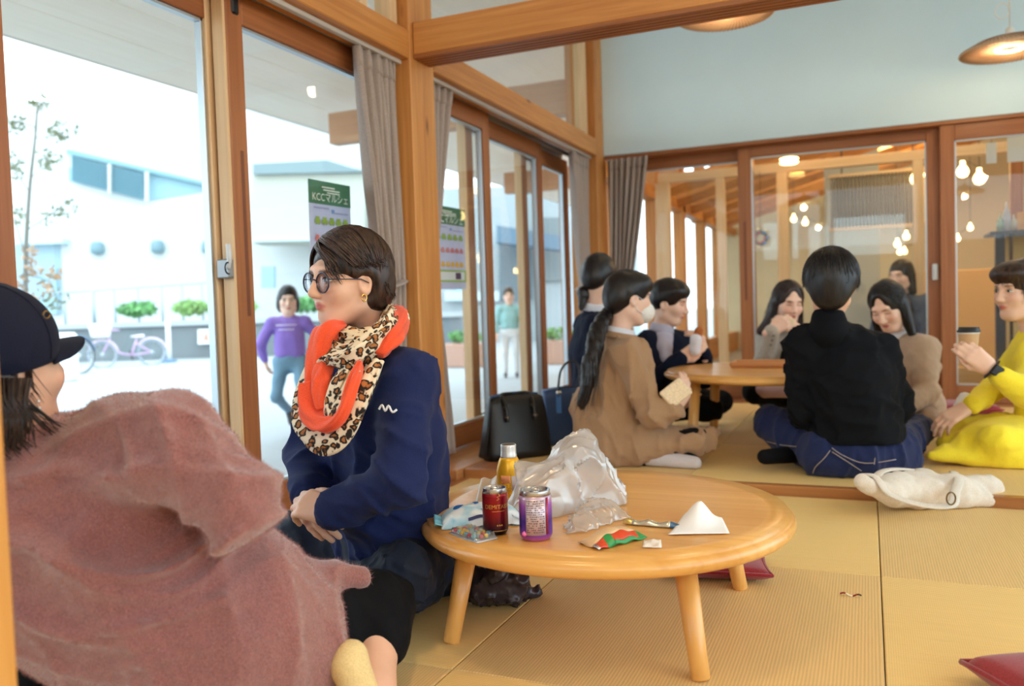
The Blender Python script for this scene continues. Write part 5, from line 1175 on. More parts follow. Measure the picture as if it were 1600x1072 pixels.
# ---- woman with glasses and scarf beside the near table
def woman_scarf():
    fh = nrm(-RIGHT * .73 - AWAY * .68); f = nrm(-RIGHT * .866 - AWAY * .5); lf = A(-f[1], f[0], 0)
    r = root('person', FL(610, 915, 0), 'person in navy sweatshirt, round glasses and leopard scarf sitting by the window', 'person')
    hd = Head(P(543, 440, 1.93), fh, -.03, .04, .91)
    neck = P(588, 520, 1.98)
    J = dict(pelvis=P(612, 868, 2.02), chest=P(592, 655, 1.96), neck=neck)
    J['shL'], J['shR'] = P(637, 592, 1.85), P(524, 588, 2.10)
    J['elL'], J['wrL'] = P(622, 748, 1.72), P(527, 797, 1.745); J['elR'], J['wrR'] = P(484, 705, 2.08), P(482, 772, 1.90)
    J['hipL'], J['hipR'] = J['pelvis'] + lf * .09, J['pelvis'] - lf * .09
    J['knL'], J['anL'] = P(632, 900, 1.77), P(520, 925, 1.93); J['knR'], J['anR'] = P(462, 842, 2.16), P(640, 915, 2.0)
    sw = fabric('sweat_navy', (22, 34, 78), .9, .04, 420, .3, .10)
    pr = torso(J, 1.06)
    pr += [cap(P(640, 830, 1.98), P(665, 720, 2.0), .055, .05, .05), cap(P(560, 800, 1.85), P(640, 850, 1.9), .055, .06, .05)]
    wear('sweatshirt', pr, sw, r, .006, .006, 15, 4, [(J['elL'], .12, .010, 95, nrm(A(.5, .2, .8))), (P(600, 800, 1.85), .14, .007, 80, nrm(A(.3, .3, 1))), (J['elR'], .1, .006, 90, UP)], .02)
    for wr, el in ((J['wrL'], J['elL']), (J['wrR'], J['elR'])):
        d = nrm(wr - el); V, F = surf([cap(wr - d * .03, wr + d * .012, .040, .038, .02)], .005, lambda X: .0012 * np.sin(60 * np.arctan2((X - wr) @ np.cross(d, UP), (X - wr)[:, 2]))); ob('cuff', V, F, sw, r, True)
    # small white wave stitched on the chest
    tube('wave_logo', spline([hit(pr, x, y, 1.5, 2.2, .009) for x, y in ((592, 640), (597, 633), (602, 642), (607, 634), (613, 644), (620, 640))], 20), .0024, plain('logo_white', (232, 234, 240), .7), r, 6)
    tr = fabric('trouser_navy', (24, 32, 50), .7, .02, 300, .2, .08)
    lp_ = legs(J, 1.02) + [cap(P(660, 890, 2.05), P(690, 900, 2.12), .075, .06, .05)]
    wear('trousers', lp_, tr, r, .0075, .007, 18, 8, [(J['knL'], .16, .008, 110, nrm(A(.4, -.3, .85)))], .003)
    V = []
    hl = hand_mesh(J['wrL'] + nrm(J['wrL'] - J['elL']) * .012, P(472, 780, 1.80) - J['wrL'], -AWAY * .6 + UP * .6, 1 if True else -1, .55, .6, .3, .95, .0034, TONE)
    hr = hand_mesh(J['wrR'] + A(0, 0, -.005), P(494, 808, 1.80) - J['wrR'], -AWAY * .8 - RIGHT * .3 + UP * .4, -1, .45, .6, .2, .95, .0034, TONE)
    bd = torso(J, .70)
    body([face_mesh(hd, neck, .0032, TONE), hl, hr, flesh(bd + legs(J, .74))], r)
    eyes(hd, r, True, .85, 16)
    HP = CAP_ + [ell((.05, -.045, -.005), (.036, .055, .066), k=.04), ell((-.05, -.045, -.005), (.036, .055, .066), k=.04), ell((0, -.082, -.035), (.05, .03, .06), k=.04)]
    HP += [ell((0, .122, -.012), (.062, .080, .080), k=.02, op='s'), ell((.092, .0, -.026), (.034, .032, .044), k=.012, op='s'), ell((.07, .06, -.04), (.03, .055, .06), k=.015, op='s')]
    hair(hd, mir(HP), HBR, r, .0045, .002, 70)
    sp = []
    for k in range(16):                            # swept from the parting over the left side
        t = k / 15; yv = .50 - 1.2 * t; sp.append(((-.28, .72 - 1.2 * t, .78), (.98, yv, .16 if yv > -.22 else .14 - .66 * t), 26, .06, [(-.001, -.014, -.006)] if yv > -.22 else [(-.002, -.010, -.018), (-.008, -.008, -.020)]))
    for k in range(8):
        t = k / 7; sp.append(((-.33, .7 - 1.0 * t, .75), (-.95, .45 - .9 * t, -.2), 16, .06, [(.0, -.004, -.02)]))
    for k in range(7): sp.append(((0, -.6, .7), (.75 - .25 * k, -.9, -.45), 20, .08, [(0, .008, -.024), (0, .014, -.024)]))
    sp.append(((-.26, .80, .62), (.62, .90, .22), 26, .05, [(.010, -.002, -.020), (.010, -.008, -.022)])); sp.append(((-.26, .78, .66), (.42, .98, .30), 14, .05, [(.016, .000, -.018), (.016, -.006, -.022), (.01, -.008, -.016)]))
    sp.append(((-.3, .85, .6), (-.72, .75, .1), 18, .05, [(-.004, 0, -.025), (0, 0, -.02)]))
    strands(hd, mirs(sp), HBR, r, 'hair_strands', .0016, 5, (.091, .111, .108))
    # glasses
    gl = ob('glasses', *joinvf([tubevf(hd.w([A(s * .034 + .0265 * math.cos(t), .094 - .10 * abs(s * .034 + .0265 * math.cos(t)) * .5, .000 + .0245 * math.sin(t)) for t in np.linspace(0, 6.283, 29)]), .0019, 6) for s in (-1, 1)] +
          [tubevf(hd.w([A(-.010, .096, .006), A(0, .100, .009), A(.010, .096, .006)]), .0016, 6)] + [tubevf(hd.w([A(s * .060, .089, .008), A(s * .070, .078, .008), A(s * .079, .01, .006), A(s * .079, -.012, -.004)]), .0014, 6) for s in (-1, 1)]), plain('frame_navy', (40, 42, 66), .3), r, True)
    for s in (-1, 1):
        V, F = lathevf([(.0001, 0), (.0255, 0), (.0255, .0008), (.0001, .0009)], (0, 0, 0), 24); V = np.array(V); W = np.stack([s * .034 + V[:, 0], .0935 - .05 * abs(s * .034) - .05 * s * V[:, 0] + V[:, 2], V[:, 1]], 1); ob('lens', hd.w(W), F, glassmat('lens_glass', (.93, .93, .98), .05, .6), gl, True)
    tube('earring', hd.w([A(-.080, .004 + .007 * math.cos(t), -.040 + .009 * math.sin(t)) for t in np.linspace(0, 6.283, 13)]), .0018, plain('gold', (226, 176, 96), .25, .9), r, 6)
    # scarf of leopard cloth and orange cloth
    t = NT('leopard'); mp = t.coords((46, 46, 46), False); nz = t.add('ShaderNodeTexNoise'); nz.inputs['Scale'].default_value = .9; t.ln(mp, 0, nz, 0)
    ad = t.add('ShaderNodeMix', data_type='VECTOR'); ad.inputs[0].default_value = .55; t.ln(mp, 0, ad, 4); t.ln(nz, 1, ad, 5); vo = t.add('ShaderNodeTexVoronoi'); vo.inputs['Scale'].default_value = 2.5; t.ln(ad, 1, vo, 'Vector')
    rp = t.ramp([(0, lin(176, 112, 52)), (.25, lin(170, 104, 48)), (.33, lin(24, 18, 18)), (.47, lin(26, 20, 20)), (.54, lin(228, 210, 180)), (1, lin(236, 222, 198))]); t.ln(vo, 'Distance', rp, 0); t.ln(rp, 0, t.b, 'Base Color'); t.b.inputs['Roughness'].default_value = .85
    LEO = t.m; ORG = fabric('scarf_orange', (238, 84, 44), .85, .2, 400, .15, .06)
    def drape(name, pts, rad, mat, seed, closed=False, flat=.55, up=None):
        p = spline(pts, 56, closed); n = len(p); rad = np.interp(np.linspace(0, 1, n), np.linspace(0, 1, len(rad)), rad) if not np.isscalar(rad) else np.full(n, rad)
        V, F = tubevf(p, rad, 28, True, flat, up); V = V.reshape(n, 28, 3); C = p[:, None, :]; a = np.linspace(0, 2 * np.pi, 28, endpoint=False)
        k = 1 + .16 * np.sin(5 * a[None, :] + 3 * np.sin(np.arange(n)[:, None] * .09 + seed)) + .08 * np.sin(9 * a[None, :] + np.arange(n)[:, None] * .13 + seed)
        V = C + (V - C) * k[..., None]; return ob(name, V.reshape(-1, 3), F, mat, scf, True)
    scf = ob('scarf', *tubevf(spline([P(508, 545, 1.90), P(548, 560, 1.80), P(600, 532, 1.84), P(622, 500, 1.98), P(585, 490, 2.08), P(525, 510, 2.05)], 48, True), .030, 14, True, .8), LEO, r, True)
    drape('scarf_wrap', [P(520, 562, 1.80), P(552, 556, 1.765), P(590, 525, 1.80), P(606, 502, 1.88), P(604, 488, 1.96)], [.022, .034, .036, .030, .02], LEO, 1)
    drape('scarf_wrap', [P(515, 530, 1.88), P(535, 545, 1.84), P(565, 540, 1.82), P(592, 512, 1.88)], [.026, .032, .032, .024], LEO, 8)
    drape('scarf_wrap', [P(500, 575, 1.82), P(522, 560, 1.80), P(545, 575, 1.77)], [.02, .028, .02], LEO, 9)
    drape('scarf_wrap', [P(522, 516, 1.91), P(540, 522, 1.88), P(558, 527, 1.86), P(582, 520, 1.88)], [.024, .030, .030, .024], LEO, 10)
    drape('orange_fold', [P(590, 555, 1.79), P(606, 528, 1.82), P(617, 502, 1.90), P(612, 488, 1.99)], [.016, .034, .034, .022], ORG, 2, flat=.7)
    drape('orange_fold', [P(535, 508, 1.90), P(512, 518, 1.85), P(500, 545, 1.83), P(489, 600, 1.80), P(484, 640, 1.78)], [.014, .03, .026, .022, .016], ORG, 3, flat=.7)
    drape('scarf_loop', [P(497, 560, 1.84), P(480, 615, 1.80), P(480, 660, 1.76), P(505, 686, 1.725), P(535, 676, 1.71), P(560, 625, 1.72), P(588, 565, 1.77)], [.02, .026, .028, .030, .030, .028, .02], LEO, 4)
    drape('orange_loop', [P(482, 600, 1.795), P(487, 640, 1.755), P(510, 662, 1.715), P(534, 648, 1.70), P(552, 600, 1.715), P(562, 570, 1.75)], [.018, .026, .028, .028, .024, .014], ORG, 5)
    drape('scarf_inner', [P(548, 570, 1.755), P(528, 600, 1.735), P(517, 630, 1.725), P(524, 645, 1.70), P(540, 615, 1.705), P(556, 580, 1.73)], [.018, .022, .020, .016, .018, .014], LEO, 6)
    drape('orange_fold', [P(508, 566, 1.80), P(503, 600, 1.765), P(505, 640, 1.735)], [.018, .022, .014], ORG, 7)
woman_scarf()

# ---- person in the pink mohair sweater, back to the viewer
def woman_pink():
    r = root('person', FL(420, 1120, 0), 'person in fluffy pink sweater and navy cap, seen from behind', 'person')
    hd = Head(P(-4, 580, 1.34), nrm(AWAY * .90 + RIGHT * .43), .16, -.06, 1.0); neck = P(22, 690, 1.36)
    J = dict(pelvis=P(405, 1010, 1.50), chest=P(180, 850, 1.38), neck=neck)
    J['shL'], J['shR'] = P(-120, 760, 1.32), P(245, 695, 1.34)
    J['elL'], J['wrL'] = P(-190, 900, 1.3), P(-150, 1010, 1.4); J['elR'], J['wrR'] = P(365, 775, 1.33), P(372, 800, 1.52)
    J['hipL'], J['hipR'] = P(330, 1060, 1.5), P(455, 985, 1.55)
    J['knR'], J['anR'] = P(592, 948, 1.68), P(545, 1075, 1.46); J['knL'], J['anL'] = P(120, 1090, 1.75), P(60, 1060, 1.62)
    MOH = fabric('mohair_pink', (150, 92, 88), .95, .7, 260, .5, .14)
    pr = [cap(P(20, 790, 1.40), P(205, 725, 1.38), .12, .105, .07), cap(P(60, 820, 1.41), P(215, 890, 1.42), .15, .15, .08), cap(P(215, 890, 1.42), P(365, 985, 1.47), .15, .158, .08), cap(P(100, 930, 1.44), P(330, 1050, 1.48), .13, .15, .08), cap(P(365, 980, 1.47), P(440, 1010, 1.52), .15, .115, .08),
          cap(P(400, 1060, 1.46), P(455, 1070, 1.49), .10, .080, .06), cap(J['shL'], J['elL'], .085, .08, .05), cap(J['elL'], J['wrL'], .075, .06, .04), cap(P(15, 760, 1.38), neck, .075, .050, .04),
          cap(P(470, 900, 1.56), P(560, 905, 1.62), .034, .024, .03), cap(P(190, 700, 1.36), P(270, 690, 1.32), .085, .082, .04),
          cap(P(275, 700, 1.31), P(372, 782, 1.27), .080, .068, .014), cap(P(372, 782, 1.27), P(376, 795, 1.36), .068, .060, .02), cap(P(376, 795, 1.36), P(345, 800, 1.52), .060, .052, .02)]
    J['shR'] = P(275, 700, 1.33); J['elR'] = P(372, 785, 1.29); J['wrR'] = P(345, 800, 1.52)
    d1 = nrm(A(-.1, 0, 1))
    fo = [(P(250, 840, 1.27), .16, .020, 74, nrm(A(-.25, .1, 1))), (P(330, 850, 1.27), .11, .015, 84, nrm(A(-.5, .1, .85))), (P(90, 860, 1.26), .16, .020, 62, nrm(A(.15, 0, 1))), (P(250, 690, 1.24), .07, .012, 85, nrm(A(.8, .3, .5)))]
    V, F = surf(pr, .0075, folds(.008, 10, 12, fo), .004); sw = ob('sweater', V, F, MOH, r, True)
    # loose mohair fibres
    g = np.random.default_rng(8); T = V[F]; e1 = T[:, 1] - T[:, 0]; e2 = T[:, 3] - T[:, 0]; N = np.cross(e1, e2); ar = np.linalg.norm(N, axis=1); N /= ar[:, None] + 1e-12
    see = ((CAM - T[:, 0]) * N).sum(1) > -.35; pb = ar * see; idx = g.choice(len(F), 70000, p=pb / pb.sum())
    u = g.uniform(size=(len(idx), 2)); p = T[idx, 0] + e1[idx] * u[:, :1] + e2[idx] * u[:, 1:]; n = N[idx]
    tg = g.normal(size=(len(idx), 3)) + A(0, 0, -.5); tg -= n * (tg * n).sum(1)[:, None]; tg /= np.linalg.norm(tg, axis=1)[:, None]
    L = g.uniform(.004, .012, len(idx))[:, None]; w = np.cross(n, tg) * .00035
    tip = p + n * L * g.uniform(.25, .8, len(idx))[:, None] + tg * L * .9
    W = np.stack([p - w, p + w, tip], 1).reshape(-1, 3); tag(ob('mohair_fuzz', W, np.arange(len(W)).reshape(-1, 3), fabric('mohair_fibre', (174, 120, 118), .95, .4, 200, .0, .1), sw), kind='stuff')
    dk = fabric('trouser_black', (9, 10, 15), .85, .0, 300, .2, .08)
    wear('trousers', [cap(J['hipL'], J['hipR'], .09, .09, .05), cap(J['hipR'], J['knR'], .082, .066, .04), cap(J['knR'], P(590, 992, 1.62), .066, .067, .04), cap(J['hipL'], J['knL'], .08, .06, .04), cap(J['knL'], J['anL'], .055, .045, .04)], dk, r, .008, .005, 20, 5, [], .003)
    sk = [cap(P(590, 990, 1.61), P(580, 1075, 1.52), .045, .041, .02), cap(P(580, 1075, 1.52), P(560, 1120, 1.46), .042, .036, .02)]
    body([face_mesh(hd, neck, .0036, TONE), flesh(sk, .007), flesh([cap(J['hipL'], J['hipR'], .07, .07, .05), cap(J['pelvis'] + AWAY * .05, P(190, 850, 1.47), .06, .06, .05), cap(P(190, 850, 1.47), P(30, 780, 1.42), .06, .05, .05), cap(P(30, 780, 1.42), neck, .05, .045, .04), cap(J['hipR'], J['knR'], .05, .035, .03), cap(J['shR'], J['elR'], .045, .04, .03), cap(P(30, 780, 1.42), J['shR'], .05, .04, .03), cap(J['elR'], J['wrR'], .036, .03, .03)]),
          hand_mesh(J['wrR'] + AWAY * .02, AWAY - UP * .4, UP, 1, .5, .8, .3, 1, .004)], r)
    V, F = surf([cap(P(548, 1030, 1.47), P(566, 1100, 1.43), .030, .034, .02), cap(P(547, 1024, 1.47), P(541, 1040, 1.46), .022, .028, .02)], .006); ob('sock', V, F, fabric('sock_cream', (232, 204, 146), .9, .1, 300, .2, .06), r, True)
    # cap with brim
    NV = fabric('cap_navy', (18, 24, 46), .85, .03, 300, .35, .08)
    cp = [ell((0, -.012, .045), (.090, .112, .100), k=.02), ell((0, 0, -.075), (.2, .2, .085), k=.01, op='s')]
    V, F = surf(cp, .005); cpo = ob('cap', hd.w(V), F, NV, r, True)
    V, F = sheet(lambda u, v: tuple(hd.w(A((u - .5) * .15, .088 + v * .066 * (1 - (2 * u - 1) ** 2) ** .5 * 1.0 - .10 * abs(u - .5) ** 2 * 1.6, .030 - .022 * (2 * u - 1) ** 2 - .004 * v))), 21, 8); V, F = thick(V, F, .004); ob('brim', V, F, NV, cpo, True)
    for a in (.9, 2.2):
        q = A(.0905 * math.sin(a) * .92, -.012 + .112 * math.cos(a) * .92, .085); tube('eyelet', hd.w([q + A(.002, .006 * math.cos(t), .006 * math.sin(t)) for t in np.linspace(0, 6.283, 11)]), .0018, plain('brass', (180, 140, 80), .35, .8), cpo, 6)
    for k in range(6):
        a = k * math.pi / 3; tube('seam', hd.w([A(.091 * math.sin(a) * math.cos(b), -.012 + .113 * math.cos(a) * math.cos(b), .045 + .101 * math.sin(b)) for b in np.linspace(-.3, 1.5, 10)]), .0012, NV, cpo, 5)
    HP = [ell((0, -.035, -.005), (.082, .082, .06), k=.03), cap((.02, -.09, -.03), (.03, -.10, -.20), .05, .022, .03), cap((-.03, -.09, -.03), (-.02, -.11, -.17), .05, .03, .03), ell((.075, .0, -.02), (.012, .02, .03), k=.01, op='s'), ell((.07, .05, -.02), (.03, .06, .06), k=.01, op='s')]
    hair(hd, HP, HDB, r, .006)
    sp = [((.85, -.3, -.1), (.6, -.7, -.5), 30, .1, [(.012, .01, -.05), (.012, .015, -.045), (.004, .02, -.03)]), ((.9, .0, .05), (.85, -.15, -.45), 14, .05, [(.012, .012, -.04), (.014, .02, -.04), (.01, .016, -.02)]), ((.5, -.8, 0), (.3, -.9, -.6), 60, .14, [(.012, 0, -.06), (.012, .01, -.05), (.004, .01, -.04)]), ((.95, .3, .15), (.93, .15, -.25), 8, .04, [(0, .0, -.03), (.004, .01, -.03)])]
    strands(hd, sp, HDB, r, 'hair_strands', .0015, 9, (.083, .09, .075))
    g2 = np.random.default_rng(21); parts = []
    for i in range(150):
        x0 = g2.uniform(-25, 48); k = g2.uniform(0, 1); x1 = x0 * .6 + g2.uniform(-16, 26) + (k > .86) * g2.uniform(10, 36); y1 = g2.uniform(655, 705)
        pp = spline([P(x0, 592, 1.30 - .06 * k), P(x0 * .8 + 4, 625, 1.235 - .02 * k), P((x0 + x1) / 2 + g2.uniform(-3, 8), 652, 1.215), P(x1, y1, 1.225)], 9); parts.append(tubevf(pp, np.linspace(.0024, .0007, len(pp)), 4, False))
    V, F = joinvf(parts); tag(ob('loose_hair', V, F, HDB, r, True), kind='stuff')
    for k in range(3): lathe('earring', [(.0005, -.004), (.0035, 0), (.0005, .004)], hd.w(A(.082, .004, -.045 - .012 * k)), plain('pearl', (226, 214, 206), .2, .3), r, 8)
woman_pink()

# ---- the group at the far table
def seated(label, hd, neck, J, top, bottom, tops=1.0, hands=(), extra_top=(), amp=.006, seed=1, h=.009, tone=TONE_P, base=None, eye=None, topname='jacket', sock=None, legname='trousers', extra_leg=(), legr=1.0, tz=None):
    r = root('person', base if base is not None else A(J['pelvis'][0], J['pelvis'][1], S), label, 'person')
    J['neck'] = neck
    wear(topname, torso(J, tops) + list(extra_top), top, r, h, amp, 17, seed, [(J['elL'], .1, .006, 90, UP), (J['elR'], .1, .006, 90, UP)], tz or S + .002)
    wear(legname, legs(J, legr) + list(extra_leg), bottom, r, h, amp * .8, 18, seed + 5, [], S + .002)
    if 'toL' in J or 'toR' in J:
        V, F = surf(feet(J), .007, None, S + .002); ob('socks', V, F, sock or bottom, r, True)
    body([face_mesh(hd, neck, .0045, tone)] + [hand_mesh(*q, h=.004, tone=tone) for q in hands] + [flesh(torso(J, .70) + legs(J, .72), .012, tone, S + .004)], r)
    if eye is not None: eyes(hd, r, eye, .8)
    return r
NAVYJ = fabric('jacket_navy', (15, 21, 42), .9, .0, 400, .2, .08); BLACKT = fabric('trouser_black', (9, 10, 15), .85, .0, 300, .2, .08)
SHIRTW = fabric('shirt_white', (222, 222, 232), .85, .1, 400, .1, .04)
def collar(r, neck, hd, mat, rad=.055, h_=.035, name='shirt_collar', d=None):
    d = nrm(hd.w((0, -.02, -.05)) - neck); pts = []; x = nrm(np.cross(d, hd.R[:, 1])); y = np.cross(x, d)
    V, F = sheet(lambda u, v: tuple(neck + d * (v * h_ - .012) + (rad * (1.08 - .1 * v)) * (math.cos(u * 6.283) * x + 1.08 * math.sin(u * 6.283) * y)), 25, 4); V, F = thick(V, F, .004); return ob(name, V, F, mat, r, True)
def man():
    hd = Head(P(1299, 446, 3.2), nrm(AWAY * .9 + RIGHT * .42), -.12, 0, 1.02); neck = P(1293, 493, 3.2)
    J = dict(pelvis=P(1345, 706, 3.22), chest=P(1325, 590, 3.22), shL=P(1256, 540, 3.24), shR=P(1378, 545, 3.22), elL=P(1252, 640, 3.26), wrL=P(1262, 670, 3.5), elR=P(1408, 640, 3.26), wrR=P(1380, 650, 3.48), hipL=P(1300, 708, 3.24), hipR=P(1382, 712, 3.24), knL=P(1205, 664, 3.52), anL=P(1260, 708, 3.40), toL=P(1195, 714, 3.30), knR=P(1435, 672, 3.6), anR=P(1330, 690, 3.58), toR=P(1290, 695, 3.5))
    sh = fabric('shirt_black_navy', (7, 9, 15), .9, .0, 400, .15, .08); jn = fabric('jeans', (24, 36, 78), .8, .1, 420, .3, .16)
    r = seated('person in black shirt and jeans sitting with his back to the viewer at the far table', hd, neck, J, sh, jn, 1.06, [(J['wrL'], AWAY - UP * .2, UP, 1), (J['wrR'], AWAY - UP * .2, UP, -1)], [cap(P(1330, 600, 3.2), P(1350, 680, 3.2), .135, .125, .05)], .012, 31, .008, TONE, None, None, 'shirt', BLACKT, 'jeans', [cap(J['hipL'], J['hipR'], .118, .118, .05), cap(J['knL'], J['anL'], .07, .06, .04), cap(J['pelvis'], P(1338, 680, 3.22), .125, .118, .05)], 1.05, .165)
    r['label'] = 'person in black shirt and blue jeans sitting cross-legged, back to the viewer'
    V, F = surf([cap(neck - UP * .055 - AWAY * .005, neck - UP * .018 - AWAY * .008, .078, .064, .02)], .006); ob('shirt_collar', V, F, sh, r, True)
    hair(hd, CAP_ + [ell((0, -.03, .02), (.094, .104, .088), k=.03), ell((0, -.075, -.04), (.065, .045, .065), k=.03)] + FCUT + [ell((.088, .0, -.03), (.02, .025, .032), k=.01, op='s'), ell((-.088, .0, -.03), (.02, .025, .032), k=.01, op='s')], HB, r, .005)
    sp = [((.0, -.2, .95), (math.sin(a), -math.cos(a) * (1 if abs(a) < 2.2 else 1), -.12 - .25 * max(0, math.cos(a))), 16, .10, [(0, 0, -.012)]) for a in np.linspace(-2.3, 2.3, 22)]
    strands(hd, sp, HB, r, 'hair_strands', .002, 3, (.099, .118, .110))
    ST = plain('stitching', (176, 160, 150), .8)
    lg = legs(J, 1.05) + [cap(J['hipL'], J['hipR'], .118, .118, .05), cap(J['knL'], J['anL'], .07, .06, .04), cap(J['pelvis'], P(1338, 680, 3.22), .125, .118, .05)]
    for pts in ([(1300, 700), (1318, 712), (1352, 724), (1400, 718)], [(1297, 704), (1288, 716), (1274, 730), (1270, 740)], [(1198, 690), (1225, 696), (1262, 699)], [(1300, 706), (1325, 722), (1346, 736)], [(1368, 708), (1366, 726)]):
        tube('stitching', spline([hit(lg, x, y, 2.9, 3.7, .006) for x, y in pts], 12), .0016, ST, r, 5)
man()
def tan_woman():
    f = nrm(RIGHT * .97 + AWAY * .24); hd = Head(P(983, 468, 3.66), f, -.12, .05, .98); neck = P(968, 520, 3.66)
    J = dict(pelvis=P(965, 690, 3.66), chest=P(962, 605, 3.66), shL=P(945, 548, 3.82), shR=P(985, 556, 3.5), elL=P(985, 640, 3.95), wrL=P(1050, 640, 3.85), elR=P(1018, 650, 3.42), wrR=P(1052, 640, 3.40), hipL=P(960, 692, 3.76), hipR=P(975, 700, 3.58), knL=P(1075, 690, 3.85), anL=P(1000, 705, 3.7), knR=P(1085, 690, 3.50), anR=P(1010, 715, 3.52), toR=P(1085, 724, 3.42))
    tan = fabric('coat_tan', (166, 130, 98), .85, .15, 420, .2, .06)
    r = seated('person in tan coat with a long ponytail and white face mask', hd, neck, J, tan, BLACKT, 1.08, [(J['wrR'], nrm(RIGHT * .5 + UP * .8), -AWAY * .6 + RIGHT * .3, -1), (J['wrL'], nrm(RIGHT * .7 + UP * .5), AWAY, 1)],
        [cap(P(935, 640, 3.66), P(940, 695, 3.66), .12, .13, .06), cap(P(1000, 690, 3.55), P(1095, 690, 3.50), .075, .055, .06), cap(P(1095, 690, 3.50), P(1122, 676, 3.52), .05, .02, .04), cap(P(950, 712, 3.56), P(1040, 705, 3.48), .055, .03, .05), cap(P(985, 700, 3.5), P(1085, 690, 3.45), .03, .025, .04)], .013, 41, .0085, TONE_P, None, None, 'coat', fabric('sock_grey', (200, 190, 190), .9, .1, 300, .1, .04), legr=.86)
    collar(r, neck, hd, SHIRTW, .056, .035); collar(r, neck - UP * .012, hd, tan, .068, .025, 'coat_collar')
    HP = CAP_ + [ell((0, .03, .07), (.075, .075, .05), k=.03), ell((0, -.065, -.01), (.06, .05, .065), k=.03)] + [ell((0, .118, -.030), (.06, .080, .086), k=.02, op='s'), ell((.086, .0, -.02), (.02, .024, .036), k=.01, op='s'), ell((-.086, .0, -.02), (.02, .024, .036), k=.01, op='s')]
    hair(hd, HP, HB, r, .005)
    tl = spline([P(952, 487, 3.68), P(935, 515, 3.58), P(926, 555, 3.50), P(918, 600, 3.48), P(908, 632, 3.50)], 14)
    V, F = surf([cap(tl[i], tl[i + 1], .020 + .016 * math.sin(math.pi * min(1, i / 12 + .15)), None, .015) for i in range(len(tl) - 1)], .0055, lambda X: .004 * wob(X * A(1, 1, .15), 90, 6)); ob('ponytail', V, F, HB, r, True)
    g = np.random.default_rng(4); parts = []
    for i in range(70):
        o = g.normal(size=3) * A(.014, .014, .006); k = np.linspace(.6, 1.5, len(tl))[:, None]; parts.append(tubevf(tl + o * k + g.normal(size=3) * .004 * np.linspace(0, 1, len(tl))[:, None] ** 2 * 3, np.linspace(.0022, .0006, len(tl)), 4, False))
    V, F = joinvf(parts); tag(ob('hair_strands', V, F, HB, r, True), kind='stuff')
    lathe('hair_tie', [(.016, -.008), (.02, 0), (.016, .008)], P(951, 489, 3.68), plain('hair_tie', (84, 40, 46), .7), r, 12)
    # face mask
    V, F = surf([ell((0, .068, -.052), (.064, .054, .052), k=.02), ell((0, .055, .004), (.09, .05, .018), k=.01, op='s'), ell((0, .0, -.05), (.09, .045, .09), k=.01, op='s')], .004); mk = ob('face_mask', hd.w(V), F, fabric('mask_white', (232, 230, 226), .85, .1, 300, .1, .03), r, True)
    for s in (-1, 1): tube('ear_loop', hd.w([A(s * .052, .062, -.03), A(s * .072, .03, .0), A(s * .080, .0, .012), A(s * .082, -.018, -.005), A(s * .074, .01, -.05), A(s * .054, .055, -.068)]), .0015, SHIRTW, mk, 5)
    sd = root('sandwich_wrap', P(1055, 620, 3.36), 'pale square sandwich wrapper held by the person in tan coat', 'food')
    c = P(1056, 614, 3.37); u = nrm(RIGHT * .8 + UP * .6); v = nrm(-RIGHT * .6 + UP * .7); n = nrm(np.cross(u, v))
    V, F = boxvf((-.052, -.042, -.012), (.052, .042, .012), .006); V = np.array(V); ob('bread_slices', c + V[:, 0:1] * u + V[:, 1:2] * v + V[:, 2:3] * n, F, fabric('bread_pale', (236, 212, 178), .9, .0, 160, .4, .08), sd)
tan_woman()
def navy_back():
    f = nrm(RIGHT * .7 + AWAY * .72); hd = Head(P(938, 436, 4.35), f, -.2, .0, 1.0); neck = P(930, 480, 4.36)
    J = dict(pelvis=P(928, 618, 4.36), chest=P(926, 550, 4.36), shL=P(915, 510, 4.5), shR=P(932, 512, 4.24), elL=P(925, 575, 4.62), wrL=P(958, 585, 4.6), elR=P(928, 580, 4.2), wrR=P(955, 590, 4.22), hipL=P(925, 625, 4.45), hipR=P(932, 628, 4.28), knL=P(972, 622, 4.62), anL=P(940, 640, 4.5), knR=P(966, 634, 4.2), anR=P(945, 642, 4.34))
    r = seated('person in navy jacket with short ponytail half hidden behind the tan coat', hd, neck, J, NAVYJ, BLACKT, 1.0, [], [], .005, 51, .011)
    collar(r, neck, hd, SHIRTW, .055, .04)
    hair(hd, CAP_ + [ell((0, -.065, -.01), (.06, .05, .06), k=.03)] + FCUT + [ell((.086, .0, -.02), (.02, .024, .036), k=.01, op='s'), ell((-.086, .0, -.02), (.02, .024, .036), k=.01, op='s')], HB, r, .006)
    V, F = surf([cap(P(922, 448, 4.38), P(912, 458, 4.34), .02, .03, .02), cap(P(912, 458, 4.34), P(908, 482, 4.32), .03, .014, .02)], .007, lambda X: .003 * wob(X, 80, 2)); ob('ponytail', V, F, HB, r, True)
navy_back()
